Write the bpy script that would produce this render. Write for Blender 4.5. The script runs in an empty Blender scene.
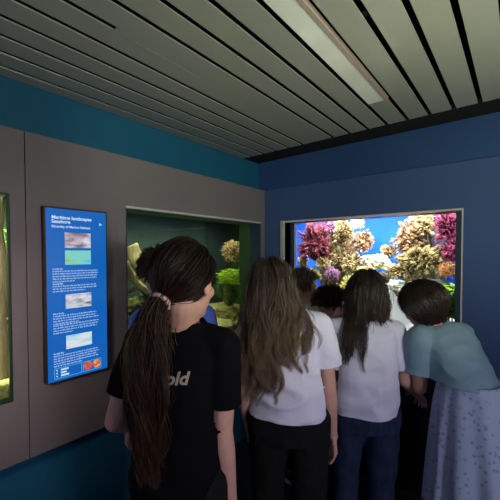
import bpy, bmesh, math, random
import numpy as np
from mathutils import Vector, Matrix, noise, Quaternion
from mathutils.bvhtree import BVHTree

random.seed(7)
rng = random.Random(11)
SC = bpy.context.scene
COL = SC.collection
PI = math.pi
V = Vector

# ------------------------------------------------------------------ camera
FPX = 333.0
EYE = V((0, 0, 1.55))
YAW = math.radians(39)
PITCH = math.radians(-1.5)
SHIFT = 0.0254
cd = bpy.data.cameras.new('camera')
cam = bpy.data.objects.new('camera', cd)
COL.objects.link(cam)
cam.location = EYE
cam.rotation_euler = (PI / 2 + PITCH, 0, YAW)
cd.sensor_width = 36.0
cd.lens = FPX / 500 * 36.0
cd.shift_y = SHIFT
cd.clip_start = 0.02
SC.camera = cam
F = V((-math.sin(YAW), math.cos(YAW), 0))
R = V((math.cos(YAW), math.sin(YAW), 0))
UP = V((0, 0, 1))
FP = F * math.cos(PITCH) + UP * math.sin(PITCH)
UPP = UP * math.cos(PITCH) - F * math.sin(PITCH)


def ray(px, py):
    return FP + R * ((px - 250) / FPX) + UPP * ((250 - py + SHIFT * 500) / FPX)


def W(px, py, d):
    return EYE + ray(px, py) * d


def PY(px, py, Y):
    r = ray(px, py)
    return EYE + r * (Y / r.y)


def PX(px, py, X):
    r = ray(px, py)
    return EYE + r * (X / r.x)


# ------------------------------------------------------------------ object helpers
def tag(o, label=None, cat=None, group=None, kind=None):
    if label: o['label'] = label
    if cat: o['category'] = cat
    if group: o['group'] = group
    if kind: o['kind'] = kind
    return o


def empty(name, loc, label, cat, group=None):
    o = bpy.data.objects.new(name, None)
    COL.objects.link(o)
    o.location = loc
    o.empty_display_size = 0.05
    return tag(o, label, cat, group)


def root_loc(o):
    p = V((0, 0, 0))
    while o is not None:
        p += o.location
        o = o.parent
    return p


def link(name, me, mat=None, parent=None, smooth=True):
    """me is in world coordinates; shifted under its parent."""
    o = bpy.data.objects.new(name, me)
    COL.objects.link(o)
    if parent is not None:
        o.parent = parent
        off = root_loc(parent)
        me.transform(Matrix.Translation(-off))
    if mat is not None:
        me.materials.clear()
        for m in (mat if isinstance(mat, (list, tuple)) else [mat]):
            me.materials.append(m)
    if smooth:
        me.polygons.foreach_set('use_smooth', [True] * len(me.polygons))
    return o


def bm_mesh(bm, name='m'):
    me = bpy.data.meshes.new(name)
    bm.normal_update()
    bm.to_mesh(me)
    bm.free()
    return me


def build(name, bm, mat=None, parent=None, smooth=False):
    return link(name, bm_mesh(bm, name), mat, parent, smooth)


def box(bm, a, b, bev=0.0):
    x0, y0, z0 = [min(a[i], b[i]) for i in range(3)]
    x1, y1, z1 = [max(a[i], b[i]) for i in range(3)]
    M = Matrix.Translation(((x0 + x1) / 2, (y0 + y1) / 2, (z0 + z1) / 2)) @ Matrix.Diagonal((x1 - x0, y1 - y0, z1 - z0, 1))
    r = bmesh.ops.create_cube(bm, size=1, matrix=M)
    if bev > 0:
        es = list({e for v in r['verts'] for e in v.link_edges})
        bmesh.ops.bevel(bm, geom=es, offset=bev, segments=2, affect='EDGES', profile=0.5)


def basis(z):
    z = z.normalized()
    a = V((0, 0, 1)) if abs(z.z) < 0.9 else V((1, 0, 0))
    x = a.cross(z).normalized()
    return x, z.cross(x), z


def ring_loft(bm, rings, cap=True):
    vs = [[bm.verts.new(p) for p in r] for r in rings]
    n = len(rings[0])
    for a, b in zip(vs[:-1], vs[1:]):
        for i in range(n):
            bm.faces.new((a[i], a[(i + 1) % n], b[(i + 1) % n], b[i]))
    if cap:
        bm.faces.new(list(reversed(vs[0])))
        bm.faces.new(vs[-1])


def capsule(bm, p0, p1, r0, r1, n=14, k=4):
    p0, p1 = V(p0), V(p1)
    if (p1 - p0).length < 1e-5:
        p1 = p0 + V((0, 0, 1e-4))
    x, y, z = basis(p1 - p0)
    rings = []

    def R_(c, r):
        return [c + (x * math.cos(2 * PI * i / n) + y * math.sin(2 * PI * i / n)) * r for i in range(n)]
    for j in range(k):
        t = (j + 0.3) / k * PI / 2
        rings.append(R_(p0 - z * r0 * math.cos(t), r0 * math.sin(t)))
    rings.append(R_(p0, r0))
    rings.append(R_(p1, r1))
    for j in reversed(range(k)):
        t = (j + 0.3) / k * PI / 2
        rings.append(R_(p1 + z * r1 * math.cos(t), r1 * math.sin(t)))
    ring_loft(bm, rings)


def ellipsoid(bm, c, rad, axes=None, sub=3):
    M = Matrix.Identity(4)
    if axes is not None:
        for i in range(3):
            for j in range(3):
                M[j][i] = axes[i][j]
    M = Matrix.Translation(V(c)) @ M @ Matrix.Diagonal((rad[0], rad[1], rad[2], 1))
    bmesh.ops.create_icosphere(bm, subdivisions=sub, radius=1, matrix=M)


def tube(bm, pts, radii, n=6):
    rings = []
    px = None
    for i, p in enumerate(pts):
        t = pts[min(i + 1, len(pts) - 1)] - pts[max(i - 1, 0)]
        if t.length < 1e-7: t = V((0, 0, -1))
        t.normalize()
        if px is None:
            px, _, _ = basis(t)
        px = (px - t * px.dot(t))
        if px.length < 1e-6:
            px, _, _ = basis(t)
        px.normalize()
        py = t.cross(px)
        r = radii[i] if isinstance(radii, (list, tuple)) else radii
        rings.append([p + (px * math.cos(2 * PI * j / n) + py * math.sin(2 * PI * j / n)) * r for j in range(n)])
    ring_loft(bm, rings)


def remesh(bm, voxel, smooth_it=4, fac=0.5):
    bmesh.ops.recalc_face_normals(bm, faces=bm.faces)
    me = bm_mesh(bm, 'tmp')
    o = bpy.data.objects.new('tmp', me)
    COL.objects.link(o)
    m = o.modifiers.new('r', 'REMESH')
    m.mode = 'VOXEL'
    m.voxel_size = voxel
    if smooth_it:
        s = o.modifiers.new('s', 'SMOOTH')
        s.iterations = smooth_it
        s.factor = fac
    dg = bpy.context.evaluated_depsgraph_get()
    out = bpy.data.meshes.new_from_object(o.evaluated_get(dg))
    bpy.data.objects.remove(o)
    bpy.data.meshes.remove(me)
    return out


def solidify(me, t):
    o = bpy.data.objects.new('tmp', me)
    COL.objects.link(o)
    m = o.modifiers.new('s', 'SOLIDIFY')
    m.thickness = t
    m.offset = -1
    dg = bpy.context.evaluated_depsgraph_get()
    out = bpy.data.meshes.new_from_object(o.evaluated_get(dg))
    bpy.data.objects.remove(o)
    bpy.data.meshes.remove(me)
    return out


def displace(me, fn):
    n = len(me.vertices)
    co = np.empty(n * 3); nm = np.empty(n * 3)
    me.vertices.foreach_get('co', co); me.vertex_normals.foreach_get('vector', nm)
    co = co.reshape(-1, 3); nm = nm.reshape(-1, 3)
    k = np.array([fn(V(p)) for p in co])
    me.vertices.foreach_set('co', (co + nm * k[:, None]).astype(np.float32).ravel())
    me.update()


# ------------------------------------------------------------------ materials
def new_mat(name):
    m = bpy.data.materials.new(name)
    m.use_nodes = True
    nt = m.node_tree
    nt.nodes.clear()
    out = nt.nodes.new('ShaderNodeOutputMaterial')
    return m, nt, out


def N(nt, t, **kw):
    n = nt.nodes.new(t)
    for k, v in kw.items():
        setattr(n, k, v)
    return n


def c4(c):
    return (c[0], c[1], c[2], 1)


def ramp(nt, stops):
    r = N(nt, 'ShaderNodeValToRGB')
    e = r.color_ramp.elements
    while len(e) < len(stops): e.new(0.5)
    for i, (p, c) in enumerate(stops):
        e[i].position = p
        e[i].color = c4(c)
    return r


def pmat(name, cols, scale=8.0, rough=0.6, bump=0.0, bscale=None, spec=0.3, metallic=0.0, stretch=(1, 1, 1), tex='noise', sheen=0.0, detail=6):
    """Principled with a procedural colour variation and bump."""
    m, nt, out = new_mat(name)
    b = N(nt, 'ShaderNodeBsdfPrincipled')
    b.inputs['Roughness'].default_value = rough
    b.inputs['Specular IOR Level'].default_value = spec
    b.inputs['Metallic'].default_value = metallic
    b.inputs['Sheen Weight'].default_value = sheen
    tc = N(nt, 'ShaderNodeTexCoord')
    mp = N(nt, 'ShaderNodeMapping')
    mp.inputs['Scale'].default_value = stretch
    nt.links.new(tc.outputs['Object'], mp.inputs['Vector'])
    if tex == 'voronoi':
        t = N(nt, 'ShaderNodeTexVoronoi')
        t.inputs['Scale'].default_value = scale
        fac = t.outputs['Distance']
    else:
        t = N(nt, 'ShaderNodeTexNoise')
        t.inputs['Scale'].default_value = scale
        t.inputs['Detail'].default_value = detail
        fac = t.outputs['Fac']
    nt.links.new(mp.outputs['Vector'], t.inputs['Vector'])
    if len(cols) == 1:
        cols = [(0.3, [x * 0.93 for x in cols[0]]), (0.7, [min(1, x * 1.05) for x in cols[0]])]
    elif not isinstance(cols[0][1], (tuple, list)):
        n = len(cols)
        cols = [(0.25 + 0.5 * i / (n - 1), c) for i, c in enumerate(cols)]
    r = ramp(nt, cols)
    nt.links.new(fac, r.inputs['Fac'])
    nt.links.new(r.outputs['Color'], b.inputs['Base Color'])
    if bump > 0:
        t2 = N(nt, 'ShaderNodeTexNoise')
        t2.inputs['Scale'].default_value = bscale or scale * 3
        t2.inputs['Detail'].default_value = 4
        nt.links.new(mp.outputs['Vector'], t2.inputs['Vector'])
        bp = N(nt, 'ShaderNodeBump')
        bp.inputs['Strength'].default_value = bump
        bp.inputs['Distance'].default_value = 0.01
        nt.links.new(t2.outputs['Fac'], bp.inputs['Height'])
        nt.links.new(bp.outputs['Normal'], b.inputs['Normal'])
    nt.links.new(b.outputs['BSDF'], out.inputs['Surface'])
    return m


def emat(name, cols, strength, scale=10, stretch=(1, 1, 1), gloss=True):
    """a lit screen: emission with a thin glossy coat."""
    m, nt, out = new_mat(name)
    b = N(nt, 'ShaderNodeBsdfPrincipled')
    b.inputs['Base Color'].default_value = (0.01, 0.01, 0.01, 1)
    b.inputs['Roughness'].default_value = 0.25
    b.inputs['Emission Strength'].default_value = strength
    if len(cols) == 1:
        b.inputs['Emission Color'].default_value = c4(cols[0])
    else:
        tc = N(nt, 'ShaderNodeTexCoord')
        mp = N(nt, 'ShaderNodeMapping')
        mp.inputs['Scale'].default_value = stretch
        t = N(nt, 'ShaderNodeTexNoise')
        t.inputs['Scale'].default_value = scale
        t.inputs['Detail'].default_value = 5
        nt.links.new(tc.outputs['Object'], mp.inputs['Vector'])
        nt.links.new(mp.outputs['Vector'], t.inputs['Vector'])
        n = len(cols)
        r = ramp(nt, [(0.3 + 0.4 * i / (n - 1), c) for i, c in enumerate(cols)])
        nt.links.new(t.outputs['Fac'], r.inputs['Fac'])
        nt.links.new(r.outputs['Color'], b.inputs['Emission Color'])
    nt.links.new(b.outputs['BSDF'], out.inputs['Surface'])
    return m


def clear_mat(name, tint, gloss_fac=0.04, rough=0.02, bump=0.0, bscale=12):
    """thin clear sheet: tinted see-through plus a Fresnel-weighted reflection."""
    m, nt, out = new_mat(name)
    tr = N(nt, 'ShaderNodeBsdfTransparent')
    tr.inputs['Color'].default_value = c4(tint)
    gl = N(nt, 'ShaderNodeBsdfGlossy')
    gl.inputs['Roughness'].default_value = rough
    fr = N(nt, 'ShaderNodeFresnel')
    fr.inputs['IOR'].default_value = 1.0 + gloss_fac * 10
    mx = N(nt, 'ShaderNodeMixShader')
    nt.links.new(fr.outputs['Fac'], mx.inputs['Fac'])
    nt.links.new(tr.outputs['BSDF'], mx.inputs[1])
    nt.links.new(gl.outputs['BSDF'], mx.inputs[2])
    if bump:
        tc = N(nt, 'ShaderNodeTexCoord')
        t = N(nt, 'ShaderNodeTexNoise')
        t.inputs['Scale'].default_value = bscale
        nt.links.new(tc.outputs['Object'], t.inputs['Vector'])
        bp = N(nt, 'ShaderNodeBump')
        bp.inputs['Strength'].default_value = bump
        nt.links.new(t.outputs['Fac'], bp.inputs['Height'])
        nt.links.new(bp.outputs['Normal'], gl.inputs['Normal'])
    nt.links.new(mx.outputs['Shader'], out.inputs['Surface'])
    return m


def tone_mat(name, stops, rough=0.5, spec=0.3, tip=None, aniso=False, sheen=0.0):
    """colour picked per strand / knob from the 'tone' attribute (R random per piece, lowered for painted shade in coral gaps, G runs root to tip)."""
    m, nt, out = new_mat(name)
    b = N(nt, 'ShaderNodeBsdfPrincipled')
    b.inputs['Roughness'].default_value = rough
    b.inputs['Specular IOR Level'].default_value = spec
    b.inputs['Sheen Weight'].default_value = sheen
    at = N(nt, 'ShaderNodeAttribute')
    at.attribute_name = 'tone'
    sp = N(nt, 'ShaderNodeSeparateColor')
    nt.links.new(at.outputs['Color'], sp.inputs['Color'])
    r = ramp(nt, stops)
    nt.links.new(sp.outputs['Red'], r.inputs['Fac'])
    col = r.outputs['Color']
    if tip is not None:
        r2 = ramp(nt, tip)
        nt.links.new(sp.outputs['Red'], r2.inputs['Fac'])
        mx = N(nt, 'ShaderNodeMix', data_type='RGBA')
        nt.links.new(sp.outputs['Green'], mx.inputs['Factor'])
        nt.links.new(col, mx.inputs['A'])
        nt.links.new(r2.outputs['Color'], mx.inputs['B'])
        col = mx.outputs['Result']
    nt.links.new(col, b.inputs['Base Color'])
    nt.links.new(b.outputs['BSDF'], out.inputs['Surface'])
    return m


M = {}
M['panel_wall'] = pmat('panel_wall', [(0.125, 0.112, 0.114), (0.145, 0.130, 0.131)], 2.5, 0.55, 0.08, 60, 0.25)
M['teal_wall'] = pmat('teal_wall', [(0.006, 0.075, 0.135), (0.010, 0.092, 0.160)], 2.0, 0.6, 0.1, 50, 0.2)
M['navy_wall'] = pmat('navy_wall', [(0.042, 0.080, 0.190), (0.050, 0.092, 0.215)], 2.0, 0.6, 0.1, 50, 0.2)
M['blue_wall'] = pmat('blue_wall', [(0.022, 0.062, 0.160), (0.028, 0.072, 0.180)], 2.0, 0.6, 0.1, 50, 0.2)
M['slat'] = pmat('ceiling_slat', [(0.235, 0.245, 0.215), (0.26, 0.27, 0.24)], 3.0, 0.30, 0.02, 40, 0.6, stretch=(1, 0.3, 1))
M['void'] = pmat('ceiling_void', [(0.006, 0.006, 0.007)], 3.0, 0.9)
M['floor'] = pmat('floor_vinyl', [(0.018, 0.022, 0.03), (0.03, 0.035, 0.045)], 9.0, 0.45, 0.05)
M['black'] = pmat('black_frame', [(0.006, 0.007, 0.009)], 6.0, 0.5)
M['dark_green'] = pmat('dark_green_frame', [(0.010, 0.028, 0.012), (0.014, 0.036, 0.016)], 6.0, 0.4, 0.05)
M['dark_blue'] = pmat('dark_blue_frame', [(0.016, 0.035, 0.055), (0.02, 0.042, 0.065)], 6.0, 0.45)
M['pale_trim'] = pmat('pale_trim', [(0.50, 0.46, 0.40), (0.58, 0.53, 0.46)], 12.0, 0.4)
M['beige_trim'] = pmat('beige_trim', [(0.34, 0.36, 0.34), (0.40, 0.42, 0.40)], 12.0, 0.5)
M['steel'] = pmat('steel', [(0.4, 0.4, 0.42)], 20, 0.35, metallic=0.9)
M['glass'] = clear_mat('tank_glass', (0.96, 0.98, 0.97), 0.045, 0.01)
M['water_green'] = clear_mat('green_water', (0.93, 0.955, 0.91), 0.02, 0.06, 0.25)
M['water_blue'] = clear_mat('blue_water', (0.93, 0.97, 1.0), 0.02, 0.06, 0.25)
M['back_blue'] = pmat('tank_back_blue', [(0.008, 0.075, 0.56), (0.014, 0.13, 0.72)], 3.0, 0.5, stretch=(1, 1, 1))
M['back_teal'] = pmat('tank_back_teal', [(0.016, 0.034, 0.040), (0.036, 0.062, 0.068)], 4.0, 0.6)
M['back_green'] = pmat('tank_back_green', [(0.015, 0.05, 0.02), (0.04, 0.10, 0.04)], 4.0, 0.6)
M['side_green'] = pmat('tank_side_green', [(0.016, 0.055, 0.012), (0.03, 0.085, 0.02)], 4.0, 0.5)
M['sand'] = pmat('coral_sand', [(0.80, 0.75, 0.62), (0.92, 0.88, 0.78)], 120, 0.9, 0.6, 200)
M['gravel_green'] = pmat('mossy_gravel', [(0.20, 0.22, 0.05), (0.42, 0.42, 0.14), (0.62, 0.58, 0.30)], 60, 0.9, 0.8, 120)
M['lamp'] = emat('lamp_tube', [(1, 0.97, 0.9)], 6.0)
M['skin'] = pmat('skin', [(0.56, 0.30, 0.235), (0.64, 0.36, 0.285)], 30, 0.5, 0.04, 200, 0.35)
M['skin_tan'] = pmat('skin_tan', [(0.40, 0.23, 0.16), (0.46, 0.27, 0.19)], 30, 0.5, 0.04, 200, 0.35)
M['eye'] = pmat('eye_white', [(0.75, 0.73, 0.7)], 30, 0.2)
M['iris'] = pmat('iris', [(0.05, 0.03, 0.02)], 30, 0.1)
M['lip'] = pmat('lip', [(0.45, 0.18, 0.15)], 60, 0.4)
M['tee_black'] = pmat('black_cotton', [(0.005, 0.005, 0.0065), (0.007, 0.007, 0.009)], 200, 0.95, 0.25, 700, 0.05)
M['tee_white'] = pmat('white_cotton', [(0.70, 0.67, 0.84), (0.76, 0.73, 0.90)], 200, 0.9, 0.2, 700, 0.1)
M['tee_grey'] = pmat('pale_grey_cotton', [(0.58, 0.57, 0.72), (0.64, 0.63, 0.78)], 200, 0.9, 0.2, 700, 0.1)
M['tee_mint'] = pmat('pale_mint_cotton', [(0.17, 0.27, 0.34), (0.20, 0.31, 0.38)], 200, 0.9, 0.2, 700, 0.1)
M['tee_blue'] = pmat('blue_cotton', [(0.07, 0.13, 0.48), (0.09, 0.16, 0.55)], 200, 0.9, 0.2, 700, 0.1)
M['tee_cream'] = pmat('cream_cotton', [(0.62, 0.60, 0.55), (0.70, 0.68, 0.62)], 200, 0.9, 0.2, 700, 0.1)
M['pants_dark'] = pmat('charcoal_twill', [(0.009, 0.009, 0.010), (0.014, 0.013, 0.013)], 60, 0.9, 0.3, 500, 0.1, stretch=(1, 1, 0.4))
M['jeans'] = pmat('blue_denim', [(0.011, 0.019, 0.050), (0.025, 0.038, 0.078)], 40, 0.9, 0.3, 500, 0.1, stretch=(1, 1, 0.35))
M['pants_navy'] = pmat('navy_twill', [(0.02, 0.025, 0.045)], 60, 0.9, 0.3, 500, 0.1)
M['shoe'] = pmat('dark_shoe', [(0.02, 0.02, 0.022)], 30, 0.6)
M['sole'] = pmat('pale_sole', [(0.4, 0.4, 0.4)], 30, 0.6)
M['letter'] = pmat('beige_print', [(0.42, 0.36, 0.30)], 90, 0.8)
M['hair_tie'] = pmat('pink_hair_tie', [(0.62, 0.38, 0.34), (0.74, 0.48, 0.42)], 90, 0.7, 0.4, 200)
# pale blue-grey flecked skirt cloth
m, nt, out = new_mat('flecked_cloth')
b = N(nt, 'ShaderNodeBsdfPrincipled'); b.inputs['Roughness'].default_value = 0.9
tc = N(nt, 'ShaderNodeTexCoord'); vo = N(nt, 'ShaderNodeTexVoronoi'); vo.inputs['Scale'].default_value = 42
nt.links.new(tc.outputs['Object'], vo.inputs['Vector'])
rr = ramp(nt, [(0.0, (0.14, 0.18, 0.34)), (0.20, (0.22, 0.27, 0.44)), (0.36, (0.34, 0.41, 0.58))])
nt.links.new(vo.outputs['Distance'], rr.inputs['Fac']); nt.links.new(rr.outputs['Color'], b.inputs['Base Color'])
nt.links.new(b.outputs['BSDF'], out.inputs['Surface']); M['skirt'] = m

HAIR_BLACKBROWN = tone_mat('hair_dark_brown', [(0, (0.004, 0.0028, 0.0025)), (1, (0.012, 0.0075, 0.0055))], 0.42, 0.3,
                           tip=[(0, (0.018, 0.008, 0.005)), (1, (0.11, 0.048, 0.026))])
HAIR_BROWN = tone_mat('hair_light_brown', [(0, (0.012, 0.008, 0.005)), (1, (0.040, 0.025, 0.016))], 0.42, 0.4,
                      tip=[(0, (0.12, 0.07, 0.04)), (1, (0.42, 0.28, 0.17))])
HAIR_MID = tone_mat('hair_mid_brown', [(0, (0.011, 0.007, 0.005)), (1, (0.032, 0.020, 0.013))], 0.42, 0.4,
                    tip=[(0, (0.03, 0.018, 0.012)), (1, (0.075, 0.045, 0.03))])
HAIR_BOB = tone_mat('hair_bob_brown', [(0, (0.012, 0.007, 0.005)), (1, (0.030, 0.018, 0.012))], 0.4, 0.4,
                    tip=[(0, (0.022, 0.013, 0.009)), (1, (0.05, 0.03, 0.02))])


# ------------------------------------------------------------------ the room
XL, YB = -1.70, 2.30           # panelled face of the left wall, face of the back wall
XR, YF = 2.2, -2.6
ZC = 2.33
ZT, ZB = 1.81, 0.91            # top and bottom of the tank openings
ZP0, ZP1 = 0.63, 2.09          # panelling runs between these heights
A0, A1 = -0.62, 0.462          # left tank A (at the frame edge)
B0, B1 = 1.005, 2.248          # left tank B
C0, C1 = -1.505, -0.262        # tank in the back wall

bm = bmesh.new()
g = 0.002


def pan(y0, y1, z0, z1):
    box(bm, (XL, y0, z0), (XL - 0.08, y1, z1))


pan(YF, A0, ZP0, ZP1)
pan(A0, A1, ZT, ZP1); pan(A0, A1, ZP0, ZB)
pan(A1, 0.524 - g, ZP0, ZB); pan(A1, 0.524 - g, ZT, ZP1)
box(bm, (XL, A1, ZB), (XL - 0.02, 0.524 - g, ZT))
pan(0.524 + g, B0 - 0.055, ZP0, ZP1)
pan(B0 - 0.0545, B0, ZP0, ZP1)
pan(B0, B1, ZT, ZP1); pan(B0, B1, ZP0, ZB)
pan(B1, YB, ZP0, ZP1)
o = build('wall_left', bm, M['panel_wall']); o['kind'] = 'structure'
bm = bmesh.new()
XW = XL - 0.08
for (y0, y1, z0, z1) in ((YF, YB + .1, 0, ZB - 0.0), (YF, YB + .1, ZT, ZC + .12), (YF, A0, ZB, ZT), (0.524, B0, ZB, ZT), (B1, YB + .1, ZB, ZT)):
    box(bm, (XW, y0, z0), (XW - 0.02, y1, z1))
o = build('wall_left_back_face', bm, M['teal_wall']); o['kind'] = 'structure'

bm = bmesh.new()
box(bm, (XW, YB, 0), (C0, YB + .10, ZP1)); box(bm, (C1, YB, 0), (XR, YB + .10, ZP1))
box(bm, (C0, YB, ZT), (C1, YB + .10, ZP1))
o = build('wall_back', bm, M['navy_wall']); o['kind'] = 'structure'
bm = bmesh.new(); box(bm, (C0, YB, 0), (C1, YB + .10, ZB))
o = build('wall_back_lower', bm, M['black']); o['kind'] = 'structure'
bm = bmesh.new()
box(bm, (XW, YB + .015, ZP1), (XR, YB + .10, ZC + .12))
o = build('wall_back_upper', bm, M['blue_wall']); o['kind'] = 'structure'
bm = bmesh.new(); box(bm, (XR, YF, 0), (XR + .1, YB + .1, ZC + .12))
o = build('wall_right', bm, M['navy_wall']); o['kind'] = 'structure'
bm = bmesh.new(); box(bm, (XW, YF - .1, 0), (XR, YF, ZC + .12))
o = build('wall_front', bm, M['navy_wall']); o['kind'] = 'structure'
bm = bmesh.new(); box(bm, (XW - .02, YF - .1, -0.1), (XR + .1, YB + .1, 0))
o = build('floor', bm, M['floor']); o['kind'] = 'structure'

# ceiling: long metal slats with open joints under a black void
bm = bmesh.new()
PITCHX, GX0, GAP = 0.1164, -0.171, 0.021
YS = 2.10
k = 0
gaps = []
xx = GX0 + PITCHX * 21
while xx > XW - 0.2:
    gaps.append(xx); xx -= PITCHX
for i in range(len(gaps) - 1):
    xa, xb = gaps[i + 1] + GAP / 2, gaps[i] - GAP / 2
    xa = max(xa, XW + 0.004); xb = min(xb, XR - .01)
    if xb - xa < 0.01: continue
    mid = (gaps[i] + gaps[i + 1]) / 2
    if abs(mid - (GX0 - 3.5 * PITCHX)) < 0.03:                 # the slat row that holds the light panel
        box(bm, (xa, 1.762, ZC), (xb, YS, ZC + .006), .0015)
        LX0, LX1 = xa, xb
        continue
    box(bm, (xa, YF, ZC), (xb, YS, ZC + .006), .0015)
# one joint is closed beyond a short stretch
xj = GX0 - 8 * PITCHX
box(bm, (xj - GAP / 2 - .001, 0.62, ZC + .0005), (xj + GAP / 2 + .001, YS, ZC + .0055))
me = bm_mesh(bm, 'ceiling')
o = link('ceiling', me, M['slat'], None, False); o['kind'] = 'structure'
bm = bmesh.new()
box(bm, (XW, YF, ZC + .09), (XR, YB + .1, ZC + .12))
box(bm, (XW, YS + .002, ZC + .006), (XR, YB + .014, ZC + .02))  # black filler strip, painted-in darkness of the gap past the slat ends
for yk in (-1.9, -0.9, 0.1, 1.1, 2.08):            # cross carriers the slats clip to
    box(bm, (XW, yk, ZC + .016), (XR, yk + .03, ZC + .05))
o = build('ceiling_void', bm, M['void']); o['kind'] = 'structure'

# the unlit light panel lying in one row of the ceiling
cl = empty('ceiling_light', ((LX0 + LX1) / 2, 0.3, ZC), 'long flat white light panel set flush among the grey ceiling slats', 'ceiling light')
M['diffuser'] = pmat('light_diffuser', [(0.60, 0.62, 0.58), (0.72, 0.74, 0.70)], 5.0, 0.14, 0.015, 20, 0.7)
bm = bmesh.new(); box(bm, (LX0, YF + .05, ZC - .001), (LX1 - .012, 1.755, ZC + .01), .001)
build('diffuser', bm, M['diffuser'], cl)
M['warm_frame'] = pmat('light_frame', [(0.30, 0.25, 0.21)], 20, 0.4)
bm = bmesh.new()
box(bm, (LX1 - .012, YF + .05, ZC - .006), (LX1 + .004, 1.76, ZC + .014))
box(bm, (LX0, 1.755, ZC - .002), (LX1 - .012, 1.76, ZC + .014))
build('frame', bm, M['warm_frame'], cl)


# ------------------------------------------------------------------ aquariums
def area(name, loc, rot, size, sizey, power, col):
    l = bpy.data.lights.new(name, 'AREA')
    l.shape = 'RECTANGLE'; l.size = size; l.size_y = sizey; l.energy = power; l.color = col
    o = bpy.data.objects.new(name, l)
    COL.objects.link(o)
    o.location = loc; o.rotation_euler = rot
    return o


# --- tank C (back wall)
CY0, CY1 = YB + 0.175, 3.05
CX0, CX1, CZ0, CZ1 = -1.80, -0.02, 0.80, 2.12
tc_ = empty('aquarium', ((CX0 + CX1) / 2, 2.7, 0.0), 'bright coral reef aquarium with blue water in the back wall', 'aquarium')
bm = bmesh.new(); box(bm, (CX0, CY1, CZ0), (CX1, CY1 + .03, CZ1)); build('back_panel', bm, M['back_blue'], tc_)
for xa in (CX0 - .03, CX1):
    bm = bmesh.new(); box(bm, (xa, YB + .10, CZ0), (xa + .03, CY1 + .03, CZ1)); build('side_panel', bm, M['back_blue'], tc_)
bm = bmesh.new(); box(bm, (CX0 - .03, YB + .10, 0.0), (CX1 + .03, CY1 + .03, CZ0)); build('base_cabinet', bm, M['black'], tc_)
bm = bmesh.new(); box(bm, (CX0 - .03, YB + .10, CZ1), (CX1 + .03, CY1 + .03, CZ1 + .03)); hood = build('hood', bm, M['black'], tc_)
for yk in (2.62, 2.88):
    bm = bmesh.new(); tube(bm, [V((CX0 + .1, yk, CZ1 - .03)), V((CX1 - .1, yk, CZ1 - .03))], 0.014, 10)
    build('lamp_tube', bm, M['lamp'], hood, True)
bm = bmesh.new(); box(bm, (CX0, CY0, CZ0), (CX1, CY0 + .01, CZ1 - .2)); build('glass_pane', bm, M['glass'], tc_)
# reveal lining and frame edges
bm = bmesh.new()
box(bm, (C0 - .012, YB + .006, ZB), (C0, CY0, ZT)); box(bm, (C1, YB + .02, ZB), (C1 + .012, CY0, ZT))
box(bm, (C0 - .01, YB + .02, ZT), (C1 + .01, CY0, ZT + .012)); box(bm, (C0 - .01, YB + .02, ZB - .012), (C1 + .01, CY0, ZB))
build('reveal_lining', bm, M['dark_blue'], tc_)
bm = bmesh.new(); box(bm, (C0 - .028, YB - .012, ZB - .02), (C0 + .004, YB + .01, ZT + .012), .002)
build('front_post', bm, M['beige_trim'], tc_)
bm = bmesh.new(); box(bm, (C0 + .004, YB - .010, ZT - .004), (C1 - .0, YB + .02, ZT + .008), .002)  # pale colour paints in the lit top edge of the frame
build('top_trim', bm, M['pale_trim'], tc_)
bm = bmesh.new(); box(bm, (C0 + .002, CY0 - .02, ZB), (C0 + .014, CY0 - .004, ZT - .002)); build('glass_edge_strip', bm, M['pale_trim'], tc_)
bm = bmesh.new(); box(bm, (C1 - .034, YB - .006, ZB), (C1 - .004, YB + .012, ZT - .006), .002); build('side_frame', bm, M['dark_blue'], tc_)
bm = bmesh.new(); box(bm, (C1 - .004, YB - .010, ZB), (C1 + .003, YB + .012, ZT + .006)); build('corner_trim', bm, M['pale_trim'], tc_)
# water body
bm = bmesh.new(); box(bm, (CX0 + .001, CY0 + .012, CZ0 + .001), (CX1 - .001, CY1 - .001, 1.93))
o = build('aquarium_water', bm, M['water_blue'])
tag(o, 'clear blue water filling the coral reef aquarium', 'water', kind='stuff')

# --- tank B (left wall)
BX0, BX1 = XL - 0.235, -2.50
BY0, BY1, BZ0, BZ1 = 0.70, 2.75, 0.80, 2.05
tb = empty('aquarium', (-2.15, 1.7, 0), 'dim green aquarium in the left wall behind the person in black', 'aquarium')
bm = bmesh.new(); box(bm, (BX1 - .03, BY0 - .03, BZ0), (BX1, BY1 + .03, BZ1)); build('back_panel', bm, M['back_teal'], tb)
for ya in (BY0 - .03, BY1):
    bm = bmesh.new(); box(bm, (BX1, ya, BZ0), (BX0, ya + .03, BZ1)); build('side_panel', bm, M['side_green'], tb)
bm = bmesh.new(); box(bm, (BX1 - .03, BY0 - .03, 0), (BX0, BY1 + .03, BZ0)); build('base_cabinet', bm, M['black'], tb)
bm = bmesh.new(); box(bm, (BX1 - .03, BY0 - .03, BZ1), (BX0, BY1 + .03, BZ1 + .03)); hood = build('hood', bm, M['black'], tb)
bm = bmesh.new(); tube(bm, [V((-2.2, BY0 + .1, BZ1 - .03)), V((-2.2, BY1 - .1, BZ1 - .03))], 0.014, 10); build('lamp_tube', bm, M['lamp'], hood, True)
bm = bmesh.new(); box(bm, (BX0 - .012, BY0, BZ0), (BX0 - .002, BY1, BZ1 - .1)); build('glass_pane', bm, M['glass'], tb)
bm = bmesh.new()
RX = XL - .115
box(bm, (XL - .004, B1 - .008, ZB), (RX, B1 + .001, ZT)); box(bm, (XL - .004, B0 - .001, ZB), (RX, B0 + .010, ZT)); box(bm, (XL - .004, B0, ZB - .001), (RX, B1, ZB + .01))
build('reveal_lining', bm, M['dark_blue'], tb)
bm = bmesh.new()
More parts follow.
